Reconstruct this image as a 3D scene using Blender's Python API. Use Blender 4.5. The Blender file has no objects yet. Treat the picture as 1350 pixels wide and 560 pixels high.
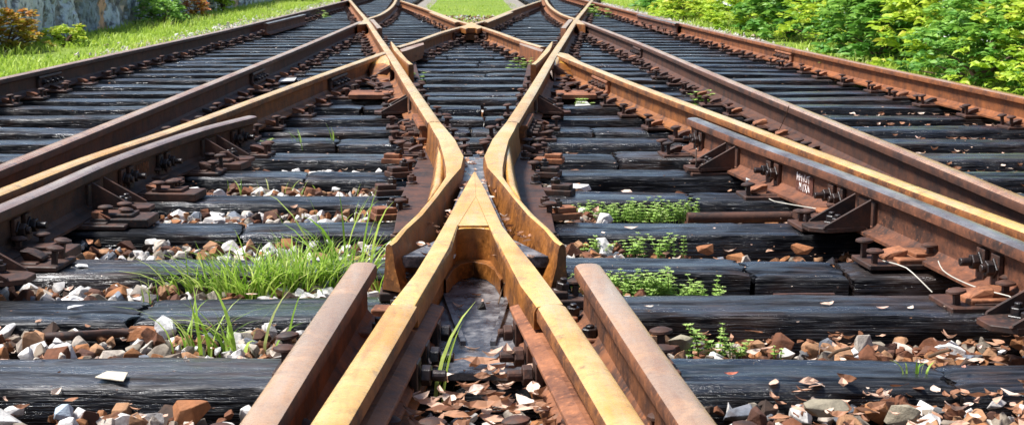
import bpy, bmesh, math, random
import numpy as np
from mathutils import Vector, Matrix
random.seed(7); rng = np.random.default_rng(11)
scn = bpy.context.scene
R = math.radians

# ------------------------------------------------------------------ camera
FPX, CX, CY, CAMZ, PITCH = 1900.0, 620.0, 280.0, 0.87, math.atan(320/1900)
cam_d = bpy.data.cameras.new('camera'); cam = bpy.data.objects.new('camera', cam_d); scn.collection.objects.link(cam)
cam.location = (0, 0, CAMZ); cam.rotation_euler = (math.pi/2-PITCH, 0, 0)
cam_d.sensor_width = 36; cam_d.lens = FPX/1350*36; cam_d.shift_x = (675-CX)/1350
cam_d.clip_start = 0.05; cam_d.clip_end = 1500
cam_d.dof.use_dof = True; cam_d.dof.focus_distance = 4.3; cam_d.dof.aperture_fstop = 16
scn.camera = cam
# ------------------------------------------------------------------ sky, sun, exposure
SUN_EL, SUN_AZ = R(60), R(-86)          # azimuth measured from +Y (ahead), negative = to the left
world = bpy.data.worlds.new('World'); scn.world = world; world.use_nodes = True
wn = world.node_tree; bg = wn.nodes['Background']
sky = wn.nodes.new('ShaderNodeTexSky'); sky.sky_type = 'NISHITA'; sky.sun_disc = False
sky.sun_elevation = SUN_EL; sky.sun_rotation = SUN_AZ; sky.dust_density = 1.2; sky.air_density = 1.0; sky.ozone_density = 1.0
wn.links.new(sky.outputs[0], bg.inputs[0]); bg.inputs[1].default_value = 0.09
sun_d = bpy.data.lights.new('sun', 'SUN'); sun = bpy.data.objects.new('sun', sun_d); scn.collection.objects.link(sun)
sun_d.energy = 4.9; sun_d.angle = R(11.0); sun_d.color = (1.0, 0.975, 0.94)
sd = Vector((math.sin(SUN_AZ)*math.cos(SUN_EL), math.cos(SUN_AZ)*math.cos(SUN_EL), math.sin(SUN_EL)))
sun.rotation_euler = sd.to_track_quat('Z', 'Y').to_euler()
scn.view_settings.view_transform = 'Standard'; scn.view_settings.look = 'None'
scn.view_settings.exposure = 0.9; scn.view_settings.gamma = 1; scn.view_settings.use_curve_mapping = False
scn.render.engine = 'CYCLES'; scn.cycles.use_denoising = True
scn.cycles.max_bounces = 5; scn.cycles.transparent_max_bounces = 4

# ------------------------------------------------------------------ helpers
AX = 0.014                               # the track layout is symmetric about this line
RT = 0.17                                # rail top above the sleepers
def P(px, py, z=RT):
    """point of the horizontal plane z that the photograph shows at pixel px, py"""
    u = (px-CX)/FPX; v = (py-CY)/FPX; c, s = math.cos(PITCH), math.sin(PITCH)
    t = (z-CAMZ)/(-s-v*c)
    return Vector((u*t, t*(c-v*s), z))
def mir(p): return Vector((2*AX-p[0], p[1], p[2]))
def side(p, s): return Vector(p) if s < 0 else mir(p)

def tag(o, label=None, cat=None, group=None, kind=None):
    if label: o['label'] = label
    if cat: o['category'] = cat
    if group: o['group'] = group
    if kind: o['kind'] = kind
    return o
def link(name, me, parent=None, loc=None, rz=0):
    o = bpy.data.objects.new(name, me); scn.collection.objects.link(o)
    if loc is not None: o.location = loc
    if rz: o.rotation_euler[2] = rz
    if parent is not None: o.parent = parent
    return o
def empty(name, loc=(0, 0, 0), rz=0):
    o = bpy.data.objects.new(name, None); scn.collection.objects.link(o); o.location = loc
    o.rotation_euler[2] = rz; o.empty_display_size = .05; return o
def copy_tree(o, parent=None):
    c = o.copy(); scn.collection.objects.link(c)
    if parent is not None: c.parent = parent
    for ch in KIDS.get(o.name, []):
        copy_tree(ch, c)
    return c
KIDS = {}
def kid(p, o): KIDS.setdefault(p.name, []).append(o); return o
class MB:
    """collects shapes into one mesh"""
    def __init__(s): s.v = []; s.f = []; s.fa = []
    def add(s, vs, fs, a=0.0):
        n = len(s.v); s.v += [tuple(v) for v in vs]; s.f += [[i+n for i in f] for f in fs]; s.fa += [a]*len(fs)
    def box(s, c, d, rz=0, M=None):
        x, y, z = d[0]/2, d[1]/2, d[2]/2
        m = Matrix.Translation(Vector(c)) @ Matrix.Rotation(rz, 4, 'Z')
        if M is not None: m = M @ m
        vs = [m @ Vector((sx*x, sy*y, sz*z)) for sz in (-1, 1) for sx, sy in ((-1, -1), (1, -1), (1, 1), (-1, 1))]
        s.add(vs, [(3, 2, 1, 0), (4, 5, 6, 7), (0, 1, 5, 4), (1, 2, 6, 5), (2, 3, 7, 6), (3, 0, 4, 7)])
    def prism(s, poly, z0, z1):
        n = len(poly); vs = [(p[0], p[1], z0) for p in poly]+[(p[0], p[1], z1) for p in poly]
        a = sum(poly[i][0]*poly[(i+1) % n][1]-poly[(i+1) % n][0]*poly[i][1] for i in range(n))
        fs = [list(range(n))[::-1], list(range(n, 2*n))]+[(i, (i+1) % n, (i+1) % n+n, i+n) for i in range(n)]
        if a < 0: fs = [f[::-1] for f in fs]
        s.add(vs, fs)
    def cyl(s, a, b, r, n=8, r2=None, ph=0):
        a = Vector(a); b = Vector(b); d = (b-a).normalized(); u = d.orthogonal().normalized(); w = d.cross(u)
        r2 = r if r2 is None else r2
        vs = [a+(u*math.cos(ph+2*math.pi*i/n)+w*math.sin(ph+2*math.pi*i/n))*r for i in range(n)] + \
             [b+(u*math.cos(ph+2*math.pi*i/n)+w*math.sin(ph+2*math.pi*i/n))*r2 for i in range(n)]
        s.add(vs, [list(range(n))[::-1], list(range(n, 2*n))]+[(i, (i+1) % n, (i+1) % n+n, i+n) for i in range(n)])
    def tube(s, pts, r, n=6):
        pts = [Vector(p) for p in pts]; rings = []
        for i, p in enumerate(pts):
            d = (pts[min(i+1, len(pts)-1)]-pts[max(i-1, 0)]).normalized()
            u = d.cross(Vector((0, 0, 1))); u = (u if u.length > 1e-4 else d.orthogonal()).normalized(); w = d.cross(u)
            rr = r[i] if isinstance(r, (list, tuple)) else r
            rings.append([p+(u*math.cos(2*math.pi*k/n)+w*math.sin(2*math.pi*k/n))*rr for k in range(n)])
        vs = [v for q in rings for v in q]; m = len(pts)
        fs = [(i*n+k, (i+1)*n+k, (i+1)*n+(k+1) % n, i*n+(k+1) % n) for i in range(m-1) for k in range(n)]
        s.add(vs, fs+[list(range(n)), [(m-1)*n+k for k in range(n)][::-1]])
    def loft(s, secs):
        n = len(secs[0]); vs = [v for q in secs for v in q]; m = len(secs)
        fs = [(i*n+k, i*n+(k+1) % n, (i+1)*n+(k+1) % n, (i+1)*n+k) for i in range(m-1) for k in range(n)]
        s.add(vs, fs+[list(range(n))[::-1], [(m-1)*n+k for k in range(n)]])
    def build(s, name, mat, parent=None, base=None, bevel=0, smooth=None, attr=None, seg=2):
        vs = s.v
        if base is not None: vs = [(x-base[0], y-base[1], z-base[2]) for x, y, z in vs]
        me = bpy.data.meshes.new(name); me.from_pydata(vs, [], s.f)
        bm = bmesh.new(); bm.from_mesh(me); bmesh.ops.recalc_face_normals(bm, faces=bm.faces); bm.to_mesh(me); bm.free()
        me.materials.append(mat)
        if smooth: me.shade_smooth(); me.set_sharp_from_angle(angle=R(smooth))
        if attr: me.attributes.new(attr, 'FLOAT', 'FACE').data.foreach_set('value', s.fa)
        o = link(name, me, parent, base if (base is not None and parent is None) else None)
        if bevel:
            b = o.modifiers.new('bevel', 'BEVEL'); b.width = bevel; b.segments = seg; b.limit_method = 'ANGLE'; b.angle_limit = R(35)
        return o
def tri_mesh(name, V, F, mat, tint=None, smooth=False):
    me = bpy.data.meshes.new(name); V = np.asarray(V, np.float32); F = np.asarray(F, np.int32)
    me.vertices.add(len(V)); me.vertices.foreach_set('co', V.ravel())
    me.loops.add(F.size); me.loops.foreach_set('vertex_index', F.ravel())
    me.polygons.add(len(F)); me.polygons.foreach_set('loop_start', np.arange(0, F.size, F.shape[1], dtype=np.int32))
    me.update(calc_edges=True)
    if tint is not None: me.attributes.new('tint', 'FLOAT', 'FACE').data.foreach_set('value', np.asarray(tint, np.float32))
    me.materials.append(mat)
    if smooth: me.shade_smooth()
    else: me.shade_flat()
    return me

# ------------------------------------------------------------------ materials
class N:
    def __init__(s, name):
        s.m = bpy.data.materials.new(name); s.m.use_nodes = True; s.t = s.m.node_tree
        s.b = s.t.nodes['Principled BSDF']; s.geo = s.t.nodes.new('ShaderNodeNewGeometry')
    def n(s, k, **a):
        x = s.t.nodes.new(k)
        for q, v in a.items():
            if q in ('op', 'operation'): x.operation = v
            else: setattr(x, q, v)
        return x
    def set(s, sock, v):
        if isinstance(v, bpy.types.NodeSocket): s.t.links.new(v, sock)
        elif isinstance(v, (tuple, list)) and len(v) == 3 and sock.type == 'RGBA': sock.default_value = (*v, 1)
        else: sock.default_value = v
    def pos(s, scale=(1, 1, 1)):
        x = s.n('ShaderNodeVectorMath', op='MULTIPLY'); s.set(x.inputs[0], s.geo.outputs['Position']); x.inputs[1].default_value = scale
        return x.outputs[0]
    def noise(s, sc, det=4, rough=.6, vec=None, dist=0):
        x = s.n('ShaderNodeTexNoise'); s.set(x.inputs['Vector'], vec if vec is not None else s.geo.outputs['Position'])
        x.inputs['Scale'].default_value = sc; x.inputs['Detail'].default_value = det; x.inputs['Roughness'].default_value = rough
        x.inputs['Distortion'].default_value = dist
        return x.outputs['Fac']
    def ramp(s, fac, stops, interp='LINEAR'):
        x = s.n('ShaderNodeValToRGB'); s.set(x.inputs[0], fac); cr = x.color_ramp; cr.interpolation = interp
        while len(cr.elements) < len(stops): cr.elements.new(.5)
        for e, (p, c) in zip(cr.elements, stops):
            e.position = p; e.color = (*c, 1) if isinstance(c, (tuple, list)) else (c, c, c, 1)
        return x.outputs[0]
    def mix(s, f, a, b, mode='MIX'):
        x = s.n('ShaderNodeMix', data_type='RGBA', blend_type=mode); s.set(x.inputs[0], f); s.set(x.inputs[6], a); s.set(x.inputs[7], b)
        return x.outputs[2]
    def math(s, op, a, b=0.0):
        x = s.n('ShaderNodeMath', op=op); s.set(x.inputs[0], a); s.set(x.inputs[1], b); return x.outputs[0]
    def bump(s, h, st=.4, d=.004):
        x = s.n('ShaderNodeBump'); s.set(x.inputs['Height'], h); x.inputs['Strength'].default_value = st; x.inputs['Distance'].default_value = d
        s.set(s.b.inputs['Normal'], x.outputs[0])
    def attr(s, name):
        x = s.n('ShaderNodeAttribute'); x.attribute_name = name; return x.outputs['Fac']
    def out(s, col, rough=.7, metal=0.0, spec=.5):
        s.set(s.b.inputs['Base Color'], col); s.set(s.b.inputs['Roughness'], rough); s.set(s.b.inputs['Metallic'], metal)
        s.set(s.b.inputs['Specular IOR Level'], spec); return s.m

def rust(name, dark, mid, top, rt=.38, rs=.75, top2=None, topz=.135, metal=.22, stain=(.05, .035, .03), pol=(.54, .46, .36)):
    m = N(name)
    sx = m.n('ShaderNodeSeparateXYZ'); m.set(sx.inputs[0], m.geo.outputs['Normal'])
    sp = m.n('ShaderNodeSeparateXYZ'); m.set(sp.inputs[0], m.geo.outputs['Position'])
    n1 = m.noise(9, 6, .65); n2 = m.noise(70, 4, .6); n3 = m.noise(2.3, 5, .7)
    body = m.mix(m.ramp(n1, [(.36, 0.0), (.62, 1.0)]), dark, mid)
    body = m.mix(m.ramp(n2, [(.55, 0.0), (.72, .65)]), body, tuple(min(1, c*1.7) for c in mid))
    body = m.mix(m.ramp(n2, [(.28, .7), (.42, 0.0)]), body, tuple(c*.35 for c in dark))
    t2 = top2 or tuple(c*.62 for c in top)
    tc = m.mix(m.ramp(n3, [(.38, 0.0), (.6, 1.0)]), top, t2)
    tc = m.mix(m.ramp(n2, [(.32, .28), (.46, 0.0)]), tc, mid)
    tc = m.mix(m.ramp(m.noise(5, 5, .7, dist=.6), [(.58, 0.0), (.74, .55)]), tc, tuple(min(1, c*1.35+.05) for c in top))
    tc = m.mix(m.ramp(m.noise(14, 5, .75), [(.58, 0.0), (.72, .7)]), tc, stain)
    stv = m.noise(1, 5, .65, m.pos((13, 1.6, 4)), .3)
    tc = m.mix(m.ramp(stv, [(.52, 0.0), (.72, .45)]), tc, pol)
    tc = m.mix(m.ramp(stv, [(.28, .6), (.46, 0.0)]), tc, tuple(c*1.3 for c in mid))
    up = m.ramp(m.math('ADD', sx.outputs[2], m.math('MULTIPLY', m.math('SUBTRACT', n1, .5), .5)), [(.55, 0.0), (.85, 1.0)])
    hi = m.math('GREATER_THAN', sp.outputs[2], topz)
    k = m.math('MULTIPLY', up, hi)
    col = m.mix(k, body, tc)
    ro = m.n('ShaderNodeMapRange'); m.set(ro.inputs[0], k); ro.inputs[3].default_value = rs; ro.inputs[4].default_value = rt
    ro2 = m.math('ADD', ro.outputs[0], m.math('MULTIPLY', m.math('SUBTRACT', n2, .5), .5))
    m.bump(m.math('ADD', m.math('MULTIPLY', n2, .6), m.math('MULTIPLY', m.noise(260, 3, .7), .4)), .5, .003)
    m.set(m.b.inputs['Coat Weight'], m.math('MULTIPLY', k, m.ramp(n3, [(.35, .7), (.6, .15)]))); m.b.inputs['Coat Roughness'].default_value = .16
    return m.out(col, ro2, m.math('MULTIPLY', k, metal))
M = {}
M['rail'] = rust('rail_brown_rust_shaded', (.020, .007, .004), (.085, .028, .011), (.52, .29, .14), .28, .72, (.33, .15, .07))  # side rust darkened so the shade below the rail head is in the colour
M['rail_orange'] = rust('rail_orange_rust', (.075, .022, .006), (.24, .075, .017), (.46, .22, .09), .30, .72, (.28, .11, .04))
M['rail_gold'] = rust('rail_gold', (.060, .019, .005), (.25, .085, .016), (.82, .52, .16), .24, .68, (.62, .31, .06))
M['rail_guard'] = rust('rail_guard_grey', (.028, .010, .005), (.16, .052, .02), (.20, .18, .17), .33, .75, (.075, .055, .05))
M['rail_short'] = rust('rail_short_worn', (.035, .012, .006), (.19, .065, .02), (.56, .29, .12), .26, .75, (.36, .23, .15), stain=(.40, .17, .06))
M['rail_short_dark'] = rust('rail_brown_check', (.018, .007, .004), (.08, .03, .012), (.34, .20, .13), .32, .75, (.20, .13, .10))
M['frog'] = rust('frog_ochre_casting', (.075, .024, .004), (.27, .095, .014), (.86, .54, .12), .24, .50, (.70, .34, .045), topz=.12, metal=.2, stain=(.30, .15, .05))
M['iron'] = rust('small_iron', (.012, .006, .004), (.075, .026, .012), (.2, .1, .06), .5, .65, topz=5)  # rust darkened to put the deep shade under the rails into its colour
M['iron_black'] = rust('bolt_iron', (.005, .004, .005), (.03, .014, .009), (.1, .1, .1), .4, .42, topz=5)
M['iron_orange'] = rust('plate_orange', (.10, .032, .012), (.27, .10, .04), (.3, .2, .1), .5, .7, topz=5)

def floor_mat():
    m = N('wet_steel_floor'); n = m.noise(16, 6, .7)
    col = m.ramp(n, [(.3, (.012, .012, .015)), (.48, (.09, .09, .10)), (.62, (.28, .27, .27)), (.8, (.16, .08, .04))])
    m.bump(m.noise(45, 5, .7), .6, .004)
    return m.out(col, m.ramp(m.noise(8, 4), [(.35, .16), (.7, .5)]), .35)
M['wet'] = floor_mat()

def wood():
    m = N('tarred_timber')
    oi = m.n('ShaderNodeObjectInfo'); rnd = oi.outputs['Random']
    off = m.n('ShaderNodeVectorMath', op='ADD'); m.set(off.inputs[0], m.geo.outputs['Position'])
    cb = m.n('ShaderNodeCombineXYZ'); m.set(cb.inputs[0], m.math('MULTIPLY', rnd, 37.0)); m.set(cb.inputs[1], m.math('MULTIPLY', rnd, 11.0)); m.set(off.inputs[1], cb.outputs[0])
    def sc(v):
        x = m.n('ShaderNodeVectorMath', op='MULTIPLY'); m.set(x.inputs[0], off.outputs[0]); x.inputs[1].default_value = v; return x.outputs[0]
    g1 = m.noise(1, 6, .62, sc((3.0, 90, 90)), .4); g2 = m.noise(1, 4, .6, sc((8, 260, 260)), .2); g3 = m.noise(3.2, 5, .65, off.outputs[0])
    col = m.ramp(g1, [(.36, (.0010, .0012, .0020)), (.54, (.0032, .0036, .0058)), (.64, (.012, .013, .017)), (.78, (.055, .054, .058))])  # bluish tint puts sky reflection into the tar colour
    br = m.ramp(m.math('ADD', g3, m.math('MULTIPLY', m.math('SUBTRACT', rnd, .5), .14)), [(.52, 0.0), (.66, .75)])
    col = m.mix(br, col, m.ramp(g1, [(.35, (.006, .003, .002)), (.75, (.075, .04, .026))]))
    sx = m.n('ShaderNodeSeparateXYZ'); m.set(sx.inputs[0], m.geo.outputs['Normal'])
    up = m.ramp(sx.outputs[2], [(.3, 0.0), (.8, 1.0)])
    col = m.mix(m.math('MULTIPLY', up, m.math('MULTIPLY', m.ramp(g2, [(.52, 0.0), (.70, .6)]), m.ramp(m.noise(2.1, 3, .6, off.outputs[0]), [(.45, 0.0), (.62, 1.0)]))), col, (.13, .125, .125))
    col = m.mix(m.math('MULTIPLY', m.ramp(rnd, [(0.7, 0.0), (1.0, .3)]), up), col, (.060, .048, .042))
    col = m.mix(m.ramp(m.noise(38, 3, .8, off.outputs[0]), [(.69, 0.0), (.75, .8)]), col, (.2, .13, .1))
    m.bump(m.math('ADD', m.math('MULTIPLY', g1, .8), m.math('MULTIPLY', g2, .35)), 1.0, .008)
    wet = m.noise(1, 4, .65, sc((2.2, 14, 14)), .5)
    ro = m.ramp(m.math('ADD', wet, m.math('MULTIPLY', m.math('SUBTRACT', g1, .5), .8)), [(.36, .20), (.50, .36), (.66, .75)])
    sp = m.ramp(m.math('ADD', wet, m.math('MULTIPLY', m.math('SUBTRACT', g2, .5), .9)), [(.38, .9), (.58, .08)])
    m.set(m.b.inputs['Coat Weight'], m.math('MULTIPLY', up, m.ramp(wet, [(.36, .8), (.52, .35), (.66, 0.0)]))); m.b.inputs['Coat Roughness'].default_value = .22
    return m.out(col, ro, 0, sp)
M['wood'] = wood()

def tinted(name, stops, rough=.8, sc=30, var=.5, bump=.5, bd=.004, interp='CONSTANT', spec=.4):
    m = N(name); c = m.ramp(m.attr('tint'), stops, interp); n = m.noise(sc, 5, .65)
    col = m.mix(m.ramp(n, [(.3, var), (.6, 0.0)]), c, (.03, .014, .008), 'MIX')
    col = m.mix(m.ramp(m.noise(11, 4, .7), [(.48, .0), (.70, .35)]), col, (.17, .08, .04))
    m.bump(m.noise(sc*3, 5, .7), bump, bd)
    return m.out(col, rough, 0, spec)
STONE = [(0, (.16, .055, .022)), (.14, (.34, .14, .05)), (.28, (.09, .035, .02)), (.35, (.38, .20, .10)), (.46, (.26, .22, .17)), (.55, (.14, .14, .14)),
         (.56, (.55, .48, .40)), (.68, (.74, .71, .67)), (.90, (.035, .022, .016)), (.96, (.18, .21, .25))]
M['stone'] = tinted('ballast_stone', STONE, .85, 22, .75, .9)
M['stone_pale'] = tinted('pale_gravel', [(0, (.50, .47, .43)), (.4, (.62, .60, .57)), (.7, (.36, .28, .2)), (.88, (.25, .23, .21))], .85)
def leaf_mat(name, stops, trans=.35, rough=.5):
    m = N(name); c = m.ramp(m.attr('tint'), stops); n = m.noise(45, 3, .6)
    c = m.mix(m.ramp(n, [(.4, .25), (.65, 0.0)]), c, (.02, .03, .005))
    m.set(m.b.inputs['Base Color'], c); m.b.inputs['Roughness'].default_value = rough; m.b.inputs['Specular IOR Level'].default_value = .35
    tr = m.n('ShaderNodeBsdfTranslucent'); m.set(tr.inputs[0], c); mx = m.n('ShaderNodeMixShader'); mx.inputs[0].default_value = trans
    o = m.t.nodes['Material Output']; m.t.links.new(m.b.outputs[0], mx.inputs[1]); m.t.links.new(tr.outputs[0], mx.inputs[2]); m.t.links.new(mx.outputs[0], o.inputs[0])
    return m.m
M['blade'] = leaf_mat('grass_blade', [(0, (.16, .32, .03)), (.4, (.36, .56, .06)), (.75, (.58, .72, .16)), (.93, (.66, .66, .26)), (1, (.5, .45, .2))], .45)
M['meadow'] = leaf_mat('meadow_blade', [(0, (.28, .44, .04)), (.5, (.48, .64, .08)), (.85, (.62, .72, .16)), (1, (.66, .62, .30))], .45)
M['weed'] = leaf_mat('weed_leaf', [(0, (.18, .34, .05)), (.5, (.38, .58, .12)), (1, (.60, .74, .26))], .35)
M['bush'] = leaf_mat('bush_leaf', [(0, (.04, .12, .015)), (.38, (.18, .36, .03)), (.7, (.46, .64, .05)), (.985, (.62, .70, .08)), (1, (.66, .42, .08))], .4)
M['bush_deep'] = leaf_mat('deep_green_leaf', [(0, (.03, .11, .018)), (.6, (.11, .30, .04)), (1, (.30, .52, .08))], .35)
M['bush_red'] = leaf_mat('orange_tip_leaf', [(0, (.10, .18, .02)), (.5, (.42, .36, .03)), (.8, (.62, .24, .04)), (1, (.55, .10, .05))], .3)
M['dry'] = leaf_mat('dry_leaf', [(0, (.20, .08, .04)), (.25, (.46, .22, .12)), (.55, (.70, .46, .34)), (.85, (.86, .70, .58)), (1, (.55, .12, .06))], .2, .6)
M['stem'] = N('stem_brown').out((.09, .05, .025), .8)
M['stem_green'] = N('stem_green').out((.2, .3, .07), .6)
M['white'] = N('pale_cord').out((.48, .45, .38), .6)
M['chalk'] = N('white_paint').out((.75, .66, .62), .8)
def ground_mat(name, a, b, c, sc=3):
    m = N(name); n = m.noise(sc, 7, .7); n2 = m.noise(sc*14, 4, .7)
    col = m.mix(n2, m.ramp(n, [(.3, a), (.5, b), (.7, c)]), tuple(x*.5 for x in a)); m.bump(n2, .8, .02)
    return m.out(col, .95, 0, .2)
M['soil'] = ground_mat('soil', (.05, .03, .018), (.10, .06, .035), (.14, .10, .065))
M['turf'] = ground_mat('turf_soil', (.10, .16, .02), (.24, .34, .04), (.30, .38, .08), 1.5)
M['edge'] = ground_mat('gravel_edge', (.22, .19, .15), (.34, .31, .27), (.44, .42, .38), 4)

# ------------------------------------------------------------------ setting: ground
def sheet(name, poly, z, mat, label=None):
    me = bpy.data.meshes.new(name); me.from_pydata([(x, y, z) for x, y in poly], [], [list(range(len(poly)))]); me.materials.append(mat)
    return tag(link(name, me), kind='structure', label=label)
sheet('ground', [(-300, -60), (300, -60), (300, 700), (-300, 700)], -.13, M['soil'])
sheet('verge', [(-40, 1), (-3.75, 1), (-3.6, 30), (-3.4, 120), (-40, 120)], -.10, M['turf'])
sheet('verge', [(3.75, 1), (40, 1), (40, 120), (3.4, 120), (3.6, 30)], -.10, M['turf'])
sheet('gravel_path', [(-3.74, 1), (-3.0, 1), (-3.0, 120), (-3.36, 120), (-3.58, 30)], -.095, M['edge'])
sheet('gravel_path', [(3.0, 1), (3.74, 1), (3.58, 30), (3.36, 120), (3.0, 120)], -.095, M['edge'])
sheet('gravel_path', [(AX, 20.4), (1.5, 35.0), (1.5, 120), (-1.45, 120), (-1.45, 35.0)], -.095, M['edge'])
sheet('verge', [(AX, 22.6), (1.0, 34.0), (1.2, 120), (-1.2, 120), (-1.0, 34.0)], -.088, M['turf'])

# ------------------------------------------------------------------ rails
PROF_H = [(.0635, 0), (.0635, .010), (.022, .022), (.0095, .036), (.0085, .10), (.012, .110), (.032, .119), (.0335, .139), (.0300, .147), (.021, .1515), (.009, .153)]
PROF = [(x, z) for x, z in PROF_H]+[(-x, z) for x, z in PROF_H[::-1]]
def smooth_line(pts, step=.12):
    pts = [Vector(p) for p in pts]; out = []
    for i in range(len(pts)-1):
        p0 = pts[i-1] if i else pts[0]*2-pts[1]; p1, p2 = pts[i], pts[i+1]; p3 = pts[i+2] if i+2 < len(pts) else pts[-1]*2-pts[-2]
        n = max(1, int((p2-p1).length/step)); n = min(n, 40)
        # centripetal-like tangents limited to the segment's own length
        L = (p2-p1).length
        m1 = (p2-p0).normalized()*L; m2 = (p3-p1).normalized()*L
        for k in range(n):
            t = k/n; h = t*t*(3-2*t)
            out.append(p1*(1-h)+p2*h+m1*(t*(1-t)**2)-m2*(t*t*(1-t)))
            if (p1*(1-h)+p2*h+m1*(t*(1-t)**2)-m2*(t*t*(1-t))-p1).length > 2*L: out.pop()
    out.append(pts[-1]); return out
def extend(pts, y_near=None, y_far=None):
    pts = [Vector(p) for p in pts]; pts.sort(key=lambda p: p.y)
    if y_near is not None:
        d = (pts[1]-pts[0]); pts.insert(0, pts[0]+d*((y_near-pts[0].y)/d.y))
    if y_far is not None:
        d = (pts[-1]-pts[-2]); pts.append(pts[-1]+d*((y_far-pts[-1].y)/d.y))
    return pts
def sweep(mb, line, prof, z0):
    secs = []
    for i, p in enumerate(line):
        d = line[min(i+1, len(line)-1)]-line[max(i-1, 0)]; d.z = 0; d.normalize(); r = Vector((d.y, -d.x, 0))
        secs.append([Vector((p.x, p.y, z0))+r*x+Vector((0, 0, z)) for x, z in prof])
    mb.loft([q[::-1] for q in secs])
LINES = {}
def rail(key, pts, mat, label, name='rail', cat='rail', group=None, z0=RT-.153, smooth=True):
    line = smooth_line(pts) if smooth else [Vector(p) for p in pts]
    base = Vector((line[0].x, line[0].y, z0)); root = empty(name, base)
    tag(root, label, cat, group)
    mb = MB(); sweep(mb, line, PROF, z0)
    o = mb.build('rail_body', M[mat], None, base, smooth=32); o.location = (0, 0, 0); o.parent = root
    LINES[key] = line; root['_b'] = 0; del root['_b']
    return root, base
def at_y(line, y):
    for a, b in zip(line[:-1], line[1:]):
        if a.y <= y <= b.y and b.y > a.y:
            t = (y-a.y)/(b.y-a.y); p = a.lerp(b, t); d = (b-a).normalized(); return p, d
    return None, None
W = {-1: 'left', 1: 'right'}
def hexbolt(mb, p, d, r=.017, sh=.045, wash=True):
    p = Vector(p); d = Vector(d).normalized()
    if wash: mb.cyl(p, p+d*.006, r*1.45, 4, ph=.78)
    mb.cyl(p+d*.006, p+d*.026, r*1.1, 6, ph=random.random()); mb.cyl(p+d*.026, p+d*(.026+sh), r*.6, 8)
def joint_bar(root, base, key, yc, s, L=.52, nb=4, mat='iron'):
    """fish plate on the side of a rail that faces s (+1 right, -1 left)"""
    p, d = at_y(LINES[key], yc)
    if p is None: return
    r = Vector((d.y, -d.x, 0))*s
    z0 = RT-.153; mb = MB(); rel = lambda q: q-base
    sec = [(.010, .028), (.046, .020), (.046, .034), (.030, .046), (.030, .086), (.040, .098), (.034, .113), (.010, .106)]
    secs = []
    for t in (-L/2, L/2):
        c = Vector((p.x, p.y, z0))+d*t; secs.append([rel(c+r*x+Vector((0, 0, z))) for x, z in sec])
    mb.loft(secs); jb = mb.build('joint_bar', M[mat], root, bevel=.003)
    for k in range(nb):
        c = Vector((p.x, p.y, z0+.066))+d*((k+.5)/nb-.5)*L*.9+r*.030
        b = MB(); hexbolt(b, rel(c), r, .018, .02, True); b.build('bolt', M['iron_black' if mat != 'iron_orange' else 'iron'], jb, bevel=.002, seg=1)
def brace(root, base, key, yc, s, off=0.0, mat='iron'):
    """gusset brace with a bolted foot on the side s of a rail"""
    p, d = at_y(LINES[key], yc)
    if p is None: return
    r = Vector((d.y, -d.x, 0))*s; up = Vector((0, 0, 1)); o = Vector((p.x, p.y, 0))-base+r*off
    q = lambda a, b, z: o+d*a+r*b+up*z
    mb = MB(); w = .075
    def slab(pts, n, th):
        pts = [Vector(x) for x in pts]; k = len(pts); vs = [x-n*th/2 for x in pts]+[x+n*th/2 for x in pts]
        mb.add(vs, [list(range(k)), list(range(k, 2*k))[::-1]]+[(i, (i+1) % k, (i+1) % k+k, i+k) for i in range(k)])
    slab([q(-w, .045, .035), q(w, .045, .035), q(w, .175, .030), q(w*.5, .225, .030), q(-w*.5, .225, .030), q(-w, .175, .030)], up, .016)
    for t in (-w+.006, w-.006):
        slab([q(t, .03, .036), q(t, .19, .036), q(t, .185, .046), q(t, .03, .132)], d, .009)
    slab([q(-w, .014, .03), q(w, .014, .03), q(w, .014, .12), q(-w, .014, .12)], r, .012)
    br = mb.build('rail_brace', M[mat], root, bevel=.002, seg=1)
    for t in (-.028, .028):
        b = MB(); hexbolt(b, q(t, .125, .038), up, .018, .012); b.build('bolt', M['iron_black'], br, bevel=.002, seg=1)
def web_bolt(root, base, key, yc, s, z=.085, plate=True, two=True):
    p, d = at_y(LINES[key], yc)
    if p is None: return
    r = Vector((d.y, -d.x, 0))*s; o = Vector((p.x, p.y, 0))-base; up = Vector((0, 0, 1))
    q = lambda a, b, z: o+d*a+r*b+up*z
    holder = root
    if plate:
        mb = MB(); Mx = Matrix.Translation(q(0, .018, z)) @ Matrix([[d.x, r.x, 0, 0], [d.y, r.y, 0, 0], [0, 0, 1, 0], [0, 0, 0, 1]])
        mb.box((-.045 if two else 0, 0, -.005), (.05, .014, .085), M=Mx)
        if two: mb.box((.045, 0, -.005), (.05, .014, .085), M=Mx)
        holder = mb.build('washer_plate', M['iron'], root, bevel=.002, seg=1)
    for t in ((-.045, .045) if two else (0,)):
        b = MB(); hexbolt(b, q(t, .025, z), r, .02, .03 if t > 0 else .012); b.build('bolt', M['iron_black'], holder, bevel=.002, seg=1)

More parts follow.
